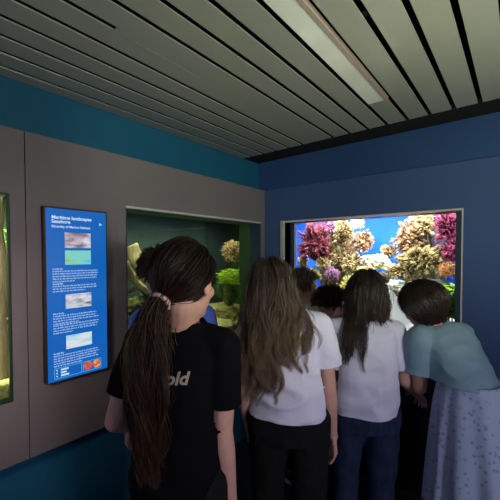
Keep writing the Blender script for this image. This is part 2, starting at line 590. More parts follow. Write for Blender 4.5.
box(bm, (RX, B1 - .008, ZB), (BX0, B1 + .02, ZT)); box(bm, (RX, B0 - .02, ZB), (BX0, B0 + .010, ZT)); box(bm, (RX, B0, ZB - .02), (BX0, B1, ZB + .01)); box(bm, (RX, B0 - .02, ZT), (BX0, B1 + .02, ZT + .02))
build('inner_lining', bm, M['side_green'], tb)
bm = bmesh.new(); box(bm, (XL + .004, B0, ZT - .004), (XL - .03, B1, ZT + .008), .002); build('top_trim', bm, M['beige_trim'], tb)
bm = bmesh.new()
bmesh.ops.create_grid(bm, x_segments=50, y_segments=30, size=0.5)
for v in bm.verts:
    x = BX1 + .002 + (v.co.x + .5) * (BX0 - .014 - BX1); y = BY0 + .002 + (v.co.y + .5) * (BY1 - BY0 - .004)
    v.co = V((x, y, 1.925 + 0.004 * noise.noise(V((x * 14, y * 14, 0)))))
me = bm_mesh(bm)
bm = bmesh.new(); bm.from_mesh(me)
r = bmesh.ops.extrude_face_region(bm, geom=bm.faces[:])
for e in r['geom']:
    if isinstance(e, bmesh.types.BMVert): e.co.z = BZ0 + .001
bmesh.ops.recalc_face_normals(bm, faces=bm.faces)
o = build('aquarium_water', bm, M['water_green'])
tag(o, 'greenish water with a rippled surface inside the dim aquarium', 'water', kind='stuff')

# --- tank A (frame edge)
AX1 = -2.25
ta = empty('aquarium', (-2.0, -0.05, 0), 'planted aquarium in a dark frame at the edge of the left wall', 'aquarium')
bm = bmesh.new(); box(bm, (AX1 - .03, A0 - .0, BZ0), (AX1, A1 + .06, BZ1)); build('back_panel', bm, M['back_green'], ta)
for ya in (A0 - .0, A1 + .03):
    bm = bmesh.new(); box(bm, (AX1, ya, BZ0), (XL - .048, ya + .03, BZ1)); build('side_panel', bm, M['side_green'], ta)
bm = bmesh.new(); box(bm, (AX1 - .03, A0 - .0, 0), (XW - .021, A1 + .06, BZ0)); build('base_cabinet', bm, M['black'], ta)
bm = bmesh.new(); box(bm, (AX1 - .03, A0 - .0, BZ1), (XL - .048, A1 + .06, BZ1 + .03)); hood = build('hood', bm, M['black'], ta)
bm = bmesh.new(); tube(bm, [V((-2.0, A0, BZ1 - .03)), V((-2.0, A1, BZ1 - .03))], 0.014, 10); build('lamp_tube', bm, M['lamp'], hood, True)
bm = bmesh.new(); box(bm, (XL - .046, A0 + .03, BZ0), (XL - .036, A1 + .03, BZ1 - .2)); build('glass_pane', bm, M['glass'], ta)
bm = bmesh.new()
fw = 0.009
for (y0, y1, z0, z1) in ((A1 - fw, A1 + .002, ZB, ZT), (A0, A0 + fw, ZB, ZT), (A0 + fw, A1 - fw, ZB, ZB + .02), (A0 + fw, A1 - fw, ZT - fw, ZT)):
    box(bm, (XL + .004, y0, z0), (XL - .010, y1, z1), .002)
build('frame', bm, M['dark_green'], ta)
bm = bmesh.new(); box(bm, (AX1 + .001, A0 + .031, BZ0 + .001), (XL - .050, A1 + .029, 1.85))
o = build('aquarium_water', bm, M['water_green'])
tag(o, 'green water filling the planted aquarium at the left edge', 'water', kind='stuff')


# ------------------------------------------------------------------ reef life
def set_tone(me, vals):
    a = me.color_attributes.new('tone', 'FLOAT_COLOR', 'POINT')
    arr = np.ones((len(me.vertices), 4), dtype=np.float32)
    arr[:, :3] = np.asarray(vals, dtype=np.float32)
    a.data.foreach_set('color', arr.ravel())


class Pieces:
    """collects tubes and blobs with one tone each."""
    def __init__(self):
        self.bm = bmesh.new(); self.t = []

    def mark(self, r, g=0.0):
        n = len(self.bm.verts) - len(self.t)
        self.t += [(r, g, 0)] * n

    def build(self, name, mat, parent=None, smooth=True):
        t = self.t
        me = bm_mesh(self.bm, name)
        set_tone(me, t)
        return link(name, me, mat, parent, smooth)


def fib(n, rnd):
    out = []
    for i in range(n):
        z = 1 - 2 * (i + .5) / n
        r = math.sqrt(max(0, 1 - z * z)); a = i * 2.39996
        d = V((r * math.cos(a), r * math.sin(a), z)) + V((rnd.uniform(-.12, .12), rnd.uniform(-.12, .12), rnd.uniform(-.12, .12)))
        out.append(d.normalized())
    return out


def bushy_coral(name, c, rad, n, knob, mat, label, parent=None, seed=1, branch=True):
    if branch: n, knob = int(n * 1.5), knob * .78
    """a lobed coral head: core lump, stubby branchlets and rounded tips."""
    rnd = random.Random(seed)
    P = Pieces()
    bmesh.ops.create_icosphere(P.bm, subdivisions=3, radius=1)
    for v in P.bm.verts:
        s = 0.72 + 0.18 * noise.noise(v.co * 2.3 + V((seed, 0, 0)))
        v.co = V(c) + V((v.co.x * rad[0], v.co.y * rad[1], v.co.z * rad[2])) * s
    P.mark(0.05)  # dark core tone paints in the shade deep between branchlets
    for d in fib(n, rnd):
        if d.z < -0.75: continue
        s = 0.84 + 0.62 * noise.noise(d * 2.1 + V((seed * 3.1, 0, 0))) + rnd.uniform(-.06, .08)
        tip = V(c) + V((d.x * rad[0], d.y * rad[1], d.z * rad[2])) * s
        base = V(c) + (tip - V(c)) * 0.62
        tone = rnd.random()
        kr = knob * rnd.uniform(.65, 1.25)
        if branch:
            side = V((rnd.uniform(-1, 1), rnd.uniform(-1, 1), rnd.uniform(-.2, 1))) * knob * .7
            tube(P.bm, [base, base.lerp(tip, .55) + side * .5, tip], [kr * .8, kr * .62, kr * .45], 5); P.mark(tone * .25)  # bases toned darker, gap shade put into the colour
            for q in range(3):
                e = tip + (d + V((rnd.uniform(-.9, .9), rnd.uniform(-.9, .9), rnd.uniform(-.4, .9)))).normalized() * kr * 1.7
                tube(P.bm, [base.lerp(tip, .75), e], [kr * .5, kr * .3], 5)
                bmesh.ops.create_icosphere(P.bm, subdivisions=1, radius=kr * .42, matrix=Matrix.Translation(e))
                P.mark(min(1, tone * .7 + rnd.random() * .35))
        else:
            bmesh.ops.create_icosphere(P.bm, subdivisions=2, radius=kr, matrix=Matrix.Translation(tip) @ Matrix.Diagonal((1, 1, rnd.uniform(.6, 1.1), 1)))
            P.mark(tone)
    o = P.build(name, mat, parent)
    if label: tag(o, label, 'coral')
    return o


def rock(name, c, rad, mat, label, seed=1, cat='rock', amp=.28, group=None, fine=.08):
    bm = bmesh.new()
    bmesh.ops.create_icosphere(bm, subdivisions=5, radius=1)
    for v in bm.verts:
        d = v.co.copy()
        s = 1 + amp * noise.noise(d * 1.5 + V((seed * 2.3, 1, 0))) + amp * .5 * noise.noise(d * 4 + V((seed, 0, 4))) + fine * noise.noise(d * 11 + V((0, seed, 0)))
        v.co = V(c) + V((d.x * rad[0], d.y * rad[1], d.z * rad[2])) * s
    o = build(name, bm, mat, None, True)
    return tag(o, label, cat, group)


def leafy(name, base, h, spread, n, mat, label, seed=1, wide=.012, cat='plant'):
    """water plant: stems with pairs of pointed leaves."""
    rnd = random.Random(seed)
    P = Pieces(); S = bmesh.new()
    for i in range(n):
        b = V(base) + V((rnd.uniform(-1, 1) * spread, rnd.uniform(-1, 1) * spread * .6, 0))
        top = b + V((rnd.uniform(-.4, .4) * spread, rnd.uniform(-.3, .3) * spread, h * rnd.uniform(.6, 1)))
        tube(S, [b, b.lerp(top, .5), top], [.003, .0025, .001], 5)
        nl = 12
        for j in range(nl):
            t = .15 + .85 * j / nl
            p = b.lerp(top, t); a = j * 2.4 + i
            out = V((math.cos(a), math.sin(a), .5)).normalized()
            L = rnd.uniform(.6, 1.1) * wide * 4
            side = out.cross(UP).normalized() * wide * .6
            tone = rnd.random()
            q = [p, p + out * L * .45 + side + UP * L * .08, p + out * L - UP * L * .12, p + out * L * .45 - side + UP * L * .08]
            low = [x - UP * .0015 for x in q]
            vs = [P.bm.verts.new(x) for x in q]; ws = [P.bm.verts.new(x) for x in low]
            P.bm.faces.new(vs); P.bm.faces.new(list(reversed(ws)))
            for z in range(4):
                P.bm.faces.new((vs[z], ws[z], ws[(z + 1) % 4], vs[(z + 1) % 4]))
            P.mark(tone)
    r = empty(name, base, label, cat)
    P.build('leaves', mat, r, False)
    build('stems', S, M['stem'], r, True)
    return r


M['stem'] = pmat('plant_stem', [(0.10, 0.18, 0.03)], 20, .6)
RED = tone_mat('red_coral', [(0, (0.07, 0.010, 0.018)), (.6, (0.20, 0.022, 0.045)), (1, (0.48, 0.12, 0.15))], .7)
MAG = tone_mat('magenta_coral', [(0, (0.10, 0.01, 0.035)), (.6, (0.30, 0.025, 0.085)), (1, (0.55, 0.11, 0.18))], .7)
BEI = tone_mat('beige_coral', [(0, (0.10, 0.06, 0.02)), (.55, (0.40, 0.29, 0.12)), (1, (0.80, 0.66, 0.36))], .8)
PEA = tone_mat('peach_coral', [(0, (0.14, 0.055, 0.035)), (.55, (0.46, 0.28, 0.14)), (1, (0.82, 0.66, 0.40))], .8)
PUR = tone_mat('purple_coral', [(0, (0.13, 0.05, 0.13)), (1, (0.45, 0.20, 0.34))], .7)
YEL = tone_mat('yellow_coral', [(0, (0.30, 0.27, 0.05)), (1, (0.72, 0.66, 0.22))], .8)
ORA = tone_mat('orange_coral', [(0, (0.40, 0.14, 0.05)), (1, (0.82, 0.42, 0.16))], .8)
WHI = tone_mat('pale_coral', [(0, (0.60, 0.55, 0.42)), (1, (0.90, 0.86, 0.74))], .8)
GRN = tone_mat('green_leaf', [(0, (0.24, 0.48, 0.012)), (1, (0.62, 0.86, 0.06))], .5)
DGR = tone_mat('dark_green_leaf', [(0, (0.02, 0.09, 0.015)), (1, (0.08, 0.24, 0.03))], .5)
M['reef_rock'] = pmat('reef_rock', [(0.03, 0.02, 0.02), (0.20, 0.12, 0.07), (0.14, 0.13, 0.05), (0.55, 0.45, 0.28)], 26, .9, 1.0, 60)
M['grey_rock'] = pmat('grey_rock', [(0.10, 0.10, 0.13), (0.22, 0.22, 0.25)], 14, .9, .8, 40)
M['moss_rock'] = pmat('mossy_rock', [(0.04, 0.05, 0.02), (0.14, 0.15, 0.04), (0.34, 0.32, 0.12)], 18, .9, .9, 50)
M['driftwood'] = pmat('driftwood', [(0.06, 0.045, 0.025), (0.20, 0.16, 0.07), (0.40, 0.34, 0.17)], 10, .85, .8, 40, stretch=(1, 1, .3))
M['bark'] = pmat('submerged_trunk', [(0.12, 0.085, 0.055), (0.24, 0.18, 0.12)], 12, .85, .8, 40, stretch=(1, 1, .25))

# sand bed of the reef tank
bm = bmesh.new()
bmesh.ops.create_grid(bm, x_segments=90, y_segments=40, size=.5)
for v in bm.verts:
    x = CX0 + .003 + (v.co.x + .5) * (CX1 - CX0 - .006); y = CY0 + .013 + (v.co.y + .5) * (CY1 - CY0 - .018)
    v.co = V((x, y, .90 + .17 * (v.co.y + .5) + .26 * math.exp(-((x + .86) / .13) ** 2 - ((y - 2.86) / .16) ** 2) + .03 * noise.noise(V((x * 5, y * 5, 1))) + .006 * noise.noise(V((x * 30, y * 30, 0)))))
r = bmesh.ops.extrude_face_region(bm, geom=bm.faces[:])
for e in r['geom']:
    if isinstance(e, bmesh.types.BMVert): e.co.z = CZ0 + .002
bmesh.ops.recalc_face_normals(bm, faces=bm.faces)
o = build('coral_sand', bm, M['sand'], None, True)
tag(o, 'bright white sand on the floor of the reef aquarium', 'sand', kind='stuff')


def at(px, py, Y): return PY(px, py, Y)


# the rock walls under the corals
rock('reef_rock', at(338, 268, 2.90), (.17, .09, .36), M['reef_rock'], 'tall brown reef rock under the red coral bush', 3)
rock('reef_rock', at(376, 292, 2.92), (.17, .09, .17), M['reef_rock'], 'tan reef rock behind the girl with the long ponytail', 5)
rock('reef_rock', at(424, 270, 2.90), (.17, .09, .30), M['reef_rock'], 'broad reef rock carrying the peach coral slope', 9)
rock('reef_rock', at(440, 240, 2.92), (.15, .09, .26), M['grey_rock'], 'dark grey reef rock behind the magenta coral', 12)
rock('reef_rock', at(437, 285, 2.62), (.085, .05, .035), M['grey_rock'], 'low grey reef rock just above the bright green plant', 14)
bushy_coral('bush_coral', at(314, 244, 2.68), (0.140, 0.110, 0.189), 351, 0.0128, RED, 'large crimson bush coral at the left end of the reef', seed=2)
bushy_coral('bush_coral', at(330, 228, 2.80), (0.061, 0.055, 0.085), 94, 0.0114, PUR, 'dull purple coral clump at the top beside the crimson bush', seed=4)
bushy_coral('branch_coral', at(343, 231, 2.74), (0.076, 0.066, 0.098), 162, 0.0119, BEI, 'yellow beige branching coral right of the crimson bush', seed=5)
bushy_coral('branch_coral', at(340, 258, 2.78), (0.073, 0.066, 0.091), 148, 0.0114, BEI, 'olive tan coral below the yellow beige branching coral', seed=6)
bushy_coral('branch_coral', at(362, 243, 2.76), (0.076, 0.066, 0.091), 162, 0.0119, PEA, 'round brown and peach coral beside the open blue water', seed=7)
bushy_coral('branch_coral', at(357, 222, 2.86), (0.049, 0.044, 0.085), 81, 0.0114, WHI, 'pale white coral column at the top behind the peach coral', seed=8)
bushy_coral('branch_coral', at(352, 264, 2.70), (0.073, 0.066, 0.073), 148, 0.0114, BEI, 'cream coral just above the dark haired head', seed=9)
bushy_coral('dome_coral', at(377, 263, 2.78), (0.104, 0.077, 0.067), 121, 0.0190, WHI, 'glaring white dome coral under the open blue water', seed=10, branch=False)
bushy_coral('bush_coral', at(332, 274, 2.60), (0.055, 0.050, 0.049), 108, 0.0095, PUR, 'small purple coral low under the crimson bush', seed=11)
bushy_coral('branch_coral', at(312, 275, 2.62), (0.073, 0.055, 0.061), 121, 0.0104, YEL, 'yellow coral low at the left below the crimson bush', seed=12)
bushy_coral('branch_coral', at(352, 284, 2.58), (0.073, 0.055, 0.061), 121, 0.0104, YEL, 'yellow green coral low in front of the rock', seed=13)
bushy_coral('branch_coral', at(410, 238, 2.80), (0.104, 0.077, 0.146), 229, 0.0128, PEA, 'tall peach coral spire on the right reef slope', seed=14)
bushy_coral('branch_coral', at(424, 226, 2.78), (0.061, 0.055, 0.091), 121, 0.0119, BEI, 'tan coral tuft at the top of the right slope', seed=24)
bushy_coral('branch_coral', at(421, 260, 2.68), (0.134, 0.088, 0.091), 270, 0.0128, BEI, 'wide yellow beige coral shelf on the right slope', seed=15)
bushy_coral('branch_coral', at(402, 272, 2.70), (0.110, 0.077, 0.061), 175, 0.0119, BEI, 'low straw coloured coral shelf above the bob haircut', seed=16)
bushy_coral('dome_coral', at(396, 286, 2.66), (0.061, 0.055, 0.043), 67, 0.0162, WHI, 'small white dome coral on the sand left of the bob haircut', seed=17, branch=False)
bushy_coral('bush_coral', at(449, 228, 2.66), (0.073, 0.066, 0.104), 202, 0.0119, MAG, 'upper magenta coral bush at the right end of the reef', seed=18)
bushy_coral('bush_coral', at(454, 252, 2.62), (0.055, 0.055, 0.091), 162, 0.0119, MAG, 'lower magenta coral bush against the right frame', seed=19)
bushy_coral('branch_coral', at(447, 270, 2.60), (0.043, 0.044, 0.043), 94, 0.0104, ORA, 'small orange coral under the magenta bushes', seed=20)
leafy('water_plant', at(445, 322, 2.54), .27, .11, 60, GRN, 'bright green leafy plant in the lower right of the reef tank', 3, .020)
leafy('water_plant', at(352, 308, 2.56), .11, .12, 16, GRN, 'low green plant at the foot of the left reef', 5, .010)

bushy_coral('branch_coral', at(323, 264, 2.66), (.055, .05, .05), 110, .011, BEI, 'straw coloured coral between the crimson bush and the small purple coral', seed=41)
bushy_coral('branch_coral', at(388, 252, 2.84), (.05, .05, .05), 100, .012, PEA, 'brownish coral knoll at the right side of the open blue water', seed=42)
bushy_coral('branch_coral', at(438, 218, 2.86), (.05, .05, .06), 100, .012, PUR, 'dusky purple coral at the top beside the upper magenta bush', seed=43)
bushy_coral('branch_coral', at(366, 272, 2.62), (.06, .05, .045), 110, .011, BEI, 'golden coral shelf just below the glaring white dome', seed=44)
bushy_coral('bush_coral', at(303, 262, 2.74), (.04, .04, .06), 80, .011, YEL, 'olive yellow coral stalk at the far left glass edge', seed=45)

bushy_coral('encrusting_coral', at(341, 262, 2.88), (.15, .07, .33), 420, .012, PEA, 'brown encrusting coral coating the tall rock in the left reef', seed=51)
bushy_coral('encrusting_coral', at(425, 262, 2.88), (.18, .07, .26), 420, .012, BEI, 'mottled tan encrusting coral coating the rock of the right reef slope', seed=52)
bushy_coral('encrusting_coral', at(442, 240, 2.88), (.11, .06, .20), 260, .011, PUR, 'dusky purple encrusting coral behind the magenta bushes', seed=53)

# tank B contents
GB = bmesh.new()
bmesh.ops.create_grid(GB, x_segments=30, y_segments=90, size=.5)
for v in GB.verts:
    x = BX1 + .004 + (v.co.x + .5) * (BX0 - .018 - BX1); y = BY0 + .004 + (v.co.y + .5) * (BY1 - BY0 - .008)
    v.co = V((x, y, 1.03 - .10 * (v.co.x + .5) + .03 * noise.noise(V((x * 6, y * 6, 2))) + .008 * noise.noise(V((x * 40, y * 40, 2)))))
r = bmesh.ops.extrude_face_region(GB, geom=GB.faces[:])
for e in r['geom']:
    if isinstance(e, bmesh.types.BMVert): e.co.z = BZ0 + .002
bmesh.ops.recalc_face_normals(GB, faces=GB.faces)
o = build('mossy_gravel', GB, M['gravel_green'], None, True)
tag(o, 'yellow green gravel covering the floor of the dim aquarium', 'gravel', kind='stuff')


def wood(name, pts, rad, label, parent=None, mat=None):
    bm = bmesh.new()
    fine, rr = [], []
    for i in range(len(pts) - 1):
        for q in range(6):
            t = q / 6
            fine.append(V(pts[i]).lerp(V(pts[i + 1]), t)); rr.append(rad[i] * (1 - t) + rad[i + 1] * t)
    fine.append(V(pts[-1])); rr.append(rad[-1])
    fine = [p + noise.noise_vector(p * 9) * rr[i] * .5 for i, p in enumerate(fine)]
    tube(bm, fine, rr, 14)
    for v in bm.verts:
        v.co += noise.noise_vector(v.co * 25) * .006
    o = build(name, bm, mat or M['driftwood'], parent, True)
    if label: tag(o, label, 'driftwood')
    return o


wood('driftwood', [PX(132, 246, -2.16), PX(137, 262, -2.12), PX(146, 284, -2.07), PX(158, 300, -2.04)], [.045, .06, .055, .035], 'thick dark driftwood log leaning at the left of the dim tank')
wood('driftwood', [PX(125, 262, -2.04), PX(131, 274, -2.02), PX(141, 287, -2.00), PX(156, 298, -2.00)], [.025, .03, .025, .016], 'pale yellow driftwood branch in front of the leaning log')
wood('driftwood', [PX(128, 292, -2.04), PX(140, 286, -2.02), PX(158, 284, -2.02)], [.012, .014, .010], 'thin pale driftwood twig crossing the leaning log')
rock('mossy_rock', PX(138, 312, -2.09), (.10, .13, .10), M['moss_rock'], 'dark mossy rock under the driftwood in the dim tank', 21)
rock('mossy_rock', PX(230, 318, -2.14), (.11, .15, .10), M['moss_rock'], 'mossy boulder at the lower right of the dim tank', 22)
rock('mossy_rock', PX(205, 322, -2.12), (.09, .12, .08), M['moss_rock'], 'mossy boulder beside the blue shirt in the dim tank', 23)
bushy_coral('branch_coral', PX(234, 253, -2.18), (.085, .12, .115), 260, .0125, BEI, 'tan coral head at the right end of the dim tank', seed=31)
rock('mossy_rock', PX(230, 290, -2.24), (.05, .09, .17), M['moss_rock'], 'upright mossy rock holding the tan coral head', 24)
leafy('water_plant', PX(233, 286, -2.07), .17, .12, 26, GRN, 'bright green plant below the tan coral head', 7, .014)
leafy('water_plant', PX(222, 300, -2.24), .22, .16, 9, DGR, 'tall dark green weed behind the bright green plant', 8, .014)
leafy('water_plant', PX(228, 333, -2.02), .07, .12, 14, YEL, 'low yellow green weed on the gravel at the lower right', 9, .010)
bushy_coral('bush_coral', PX(222, 327, -2.03), (.06, .08, .05), 110, .010, YEL, 'mustard coral clump on the gravel beside the blue shirt', seed=61)
bushy_coral('bush_coral', PX(237, 320, -2.04), (.05, .07, .06), 110, .010, YEL, 'mustard coral clump at the lower right corner of the dim tank', seed=62)
bushy_coral('bush_coral', PX(214, 316, -2.20), (.07, .09, .07), 130, .011, BEI, 'brownish coral clump deep behind the blue shirt in the dim tank', seed=63)
# tank A contents
wood('driftwood', [V((-1.84, .458, .92)), V((-1.84, .462, 1.2)), V((-1.85, .464, 1.5)), V((-1.86, .455, 1.84))], [.034, .03, .028, .025], 'upright brown trunk standing in the planted edge aquarium', mat=M['bark'])
leafy('water_plant', (-2.10, .44, .95), .78, .06, 16, DGR, 'tall dark green weed behind the trunk in the edge aquarium', 11, .018)
leafy('water_plant', (-1.96, .44, .94), .84, .04, 12, GRN, 'tall light green weed beside the trunk in the edge aquarium', 12, .018)
bm = bmesh.new(); bmesh.ops.create_grid(bm, x_segments=20, y_segments=50, size=.5)
for v in bm.verts:
    x = AX1 + .004 + (v.co.x + .5) * (XL - .056 - AX1); y = A0 + .034 + (v.co.y + .5) * (A1 + .026 - A0 - .034)
    v.co = V((x, y, .985 + .02 * noise.noise(V((x * 8, y * 8, 5)))))
r = bmesh.ops.extrude_face_region(bm, geom=bm.faces[:])
for e in r['geom']:
    if isinstance(e, bmesh.types.BMVert): e.co.z = BZ0 + .002
bmesh.ops.recalc_face_normals(bm, faces=bm.faces)
o = build('mossy_gravel', bm, M['gravel_green'], None, True)
tag(o, 'yellow green gravel under the trunk in the edge aquarium', 'gravel', kind='stuff')


# ------------------------------------------------------------------ info panel on the left wall
def text_mesh(body, size, weight=0.0):
    cu = bpy.data.curves.new('t', 'FONT'); cu.body = body; cu.size = size; cu.offset = weight
    cu.resolution_u = 3
    o = bpy.data.objects.new('t', cu); COL.objects.link(o)
    dg = bpy.context.evaluated_depsgraph_get()
    me = bpy.data.meshes.new_from_object(o.evaluated_get(dg))
    bpy.data.objects.remove(o); bpy.data.curves.remove(cu)
    return me


PYL, PYR, PZ0, PZ1 = .583, .878, .952, 1.768
XP = XL + 0.03
ip = empty('information_panel', (XL, (PYL + PYR) / 2, PZ0), 'tall backlit blue information panel with white text on the left wall', 'information panel')
bm = bmesh.new()
box(bm, (XL, PYL, PZ0), (XP - .004, PYR, PZ1), .003)
build('housing', bm, M['black'], ip)
M['bronze'] = pmat('bronze_frame', [(0.05, 0.03, 0.02), (0.07, 0.045, 0.03)], 30, .35, metallic=.4)
bm = bmesh.new()
t = .008
box(bm, (XP - .004, PYL, PZ0), (XP + .004, PYL + t, PZ1)); box(bm, (XP - .004, PYR - t * .5, PZ0), (XP + .004, PYR, PZ1)); box(bm, (XP - .004, PYL + t, PZ1 - t), (XP + .004, PYR - t * .5, PZ1)); box(bm, (XP - .004, PYL + t, PZ0), (XP + .004, PYR - t * .5, PZ0 + t * .4))
build('frame', bm, M['bronze'], ip)
SCREEN = emat('panel_screen', [(0.004, 0.115, 0.47)], 1.0)
PTEXT = emat('panel_small_text', [(0.34, 0.52, 0.80)], 1.0)
WTEXT = emat('panel_text', [(0.55, 0.75, 0.95)], 1.0)
bm = bmesh.new(); box(bm, (XP - .004, PYL + t, PZ0 + t * .4), (XP, PYR - t * .5, PZ1 - t))
screen = build('screen', bm, SCREEN, ip)
SY0, SY1, SZ0, SZ1 = PYL + t, PYR - t * .5, PZ0 + .004, PZ1 - t
SW, SH = SY1 - SY0, SZ1 - SZ0


def sp(u, v, e=.0006): return V((XP + e, SY0 + u * SW, SZ1 - v * SH))


def screen_text(name, body, u, v, size, weight=0.0):
    me = text_mesh(body, size, weight)
    for q in me.vertices:
        q.co = sp(u, v) + V((0, q.co.x, q.co.y))
    return link(name, me, WTEXT, screen, False)


screen_text('heading', 'Maritime landscapes', .09, .058, .0225, .0006)
screen_text('heading', 'Seashore', .09, .082, .0225, .0006)
screen_text('subheading', 'Diversity of Marine Habitats', .09, .108, .0155, .0003)


def quad(name, u0, v0, u1, v1, mat, e=.0008):
    bm = bmesh.new()
    a, b = sp(u0, v0, 0), sp(u1, v1, 0)
    box(bm, (XP - .0005, a.y, a.z), (XP + e, b.y, b.z))
    return build(name, bm, mat, screen)


def pic(u0, v0, u1, v1, cols, scale=30, stretch=(1, 1, 2)):
    return quad('picture', u0, v0, u1, v1, emat('screen_picture', cols, 1.0, scale, stretch))


pic(.29, .135, .72, .225, [(.75, .8, .85), (.55, .52, .6), (.30, .22, .26), (.08, .12, .12)], 24, (1, .6, 2))
pic(.29, .24, .72, .325, [(.05, .42, .72), (.15, .62, .75), (.25, .6, .35), (.15, .3, .05)], 16, (1, .4, 2))
pic(.29, .50, .72, .585, [(.04, .12, .05), (.5, .52, .6), (.75, .75, .85)], 26, (1, .7, 2))
pic(.29, .745, .72, .825, [(.25, .6, .72), (.7, .75, .8), (.75, .5, .4)], 18, (1, .4, 2))


def paragraph(v0, rows, last, head=True, step=.0148):
    bm = bmesh.new(); rnd = random.Random(int(v0 * 1000))
    for i in range(rows):
        u = .095; end = .86 - rnd.uniform(0, .06)
        if i == rows - 1: end = last
        if head and i == 0: end = .26
        th = .0082 if not (head and i == 0) else .010
        while u < end:
            w = rnd.uniform(.018, .06)
            a, b = sp(u, v0 + i * step, 0), sp(min(u + w, end), v0 + i * step + th * .9, 0)
            n = max(1, int(w / .012))
            for q in range(n):
                ya = a.y + (b.y - a.y) * q / n; yb = a.y + (b.y - a.y) * (q + .78) / n
                h = rnd.choice((0, 0, .0025))
                box(bm, (XP - .0003, ya, a.z + h * .6), (XP + .0006, yb, b.z + .0012))
            u += w + .010
    return build('paragraph', bm, PTEXT, screen)


paragraph(.345, 6, .45); paragraph(.432, 4, .62)
paragraph(.605, 5, .50); paragraph(.675, 4, .40, False)
paragraph(.838, 3, .85); paragraph(.882, 3, .55, False)
CYAN = emat('panel_cyan', [(0.08, 0.45, 0.85)], 1.0)
bm = bmesh.new()
for (u0, v0, u1, v1) in ((.10, .925, .54, .928), (.10, .985, .54, .988), (.10, .925, .107, .988), (.533, .925, .54, .988)):
    a, b = sp(u0, v0, 0), sp(u1, v1, 0); box(bm, (XP - .0003, a.y, a.z), (XP + .0006, b.y, b.z))
build('box_outline', bm, CYAN, screen)
bm = bmesh.new()
for i, wd in enumerate((.12, .09, .13)):
    a, b = sp(.20, .934 + i * .017, 0), sp(.20 + wd, .944 + i * .017, 0); box(bm, (XP - .0003, a.y, a.z), (XP + .0006, b.y, b.z))
    a, b = sp(.13, .935 + i * .017, 0), sp(.15, .942 + i * .017, 0); box(bm, (XP - .0003, a.y, a.z), (XP + .0006, b.y, b.z))
build('list_text', bm, WTEXT, screen)
CRAB = emat('panel_badge', [(0.55, 0.05, 0.08), (0.7, 0.12, 0.06), (0.9, 0.65, 0.1)], 1.0, 40)
for u in (.645, .80):
    bm = bmesh.new()
    c = sp(u, .955, 0)
    bmesh.ops.create_cone(bm, cap_ends=True, segments=24, radius1=.021, radius2=.021, depth=.0016, matrix=Matrix.Translation(c) @ Matrix.Rotation(PI / 2, 4, 'Y') @ Matrix.Diagonal((1, 1, 1, 1)))
    bd = build('badge', bm, CRAB, screen)
bm = bmesh.new()
for (u0, v0, u1, v1) in ((.56, .925, .885, .928), (.56, .985, .885, .988), (.56, .925, .567, .988), (.878, .925, .885, .988)):
    a, b = sp(u0, v0, 0), sp(u1, v1, 0); box(bm, (XP - .0003, a.y, a.z), (XP + .0006, b.y, b.z))
build('box_outline', bm, CYAN, screen)
bm = bmesh.new()      # small round mark with an arrow at the top right
c = sp(.90, .075, 0)
vs = [bm.verts.new(c + V((.0008, -.006, .008))), bm.verts.new(c + V((.0008, .009, 0))), bm.verts.new(c + V((.0008, -.006, -.008)))]
f_ = bm.faces.new(vs)
r = bmesh.ops.extrude_face_region(bm, geom=[f_])
for e in r['geom']:
    if isinstance(e, bmesh.types.BMVert): e.co.x -= .0012
build('arrow_mark', bm, emat('panel_arrow', [(0.25, 0.75, 0.95)], 1.0), screen)

# slanted board on the sill of the reef tank
bz, by = .93, YB
bx0, bx1 = -.88, -.36
ib = empty('sill_board', ((bx0 + bx1) / 2, by - .06, .80), 'slanted pale blue picture board on the sill of the reef aquarium', 'information board')
bm = bmesh.new()
prof = [(by, .80), (by - .16, .84), (by - .16, .855), (by - .01, .945), (by, .945)]
a = [bm.verts.new((bx0, y, z)) for y, z in prof]; b_ = [bm.verts.new((bx1, y, z)) for y, z in prof]
n = len(prof)
for i in range(n): bm.faces.new((a[i], a[(i + 1) % n], b_[(i + 1) % n], b_[i]))
bm.faces.new(list(reversed(a))); bm.faces.new(b_)
bmesh.ops.recalc_face_normals(bm, faces=bm.faces)
build('bracket', bm, M['black'], ib)
M['board'] = pmat('board_print', [(0.30, 0.45, 0.55), (0.62, 0.72, 0.78), (0.72, 0.78, 0.80)], 14, .35, stretch=(1, 2, 2), detail=3)
M['board_dark'] = pmat('board_picture', [(0.06, 0.12, 0.16), (0.25, 0.34, 0.36), (0.5, 0.45, 0.3)], 40, .35)
nrm = V((0, -.09, .15)).normalized(); run = V((0, -.15, -.09)).normalized()


def slab(u0, u1, s0, s1, th, name, mat):
    bm = bmesh.new()
    p = [V((x, by - .01, .945)) + run * s for x, s in ((u0, s0), (u1, s0), (u1, s1), (u0, s1))]
    lo = [bm.verts.new(q) for q in p]; hi = [bm.verts.new(q + nrm * th) for q in p]
    for i in range(4): bm.faces.new((lo[i], lo[(i + 1) % 4], hi[(i + 1) % 4], hi[i]))
    bm.faces.new(list(reversed(lo))); bm.faces.new(hi)
    bmesh.ops.recalc_face_normals(bm, faces=bm.faces)
    return build(name, bm, mat, ib)


slab(bx0 + .01, bx1 - .01, .006, .168, .004, 'board_face', M['board'])
for q in range(4):
    slab(bx0 + .04 + q * .12, bx0 + .12 + q * .12, .03, .075, .006, 'picture', M['board_dark'])


# ------------------------------------------------------------------ people
def frame_from(yaw_a, pitch=0.0, roll=0.0):
    """axes of a head/body facing: yaw_a degrees to the right of the camera's own heading; pitch + looks down; roll + leans right."""
    a = math.radians(yaw_a)
    f = F * math.cos(a) + R * math.sin(a)
    r = R * math.cos(a) - F * math.sin(a)
    u = UP.copy()
    q = Quaternion(r, -math.radians(pitch)); f = q @ f; u = q @ u
    q = Quaternion(f, math.radians(roll)); r = q @ r; u = q @ u
    return r, f, u


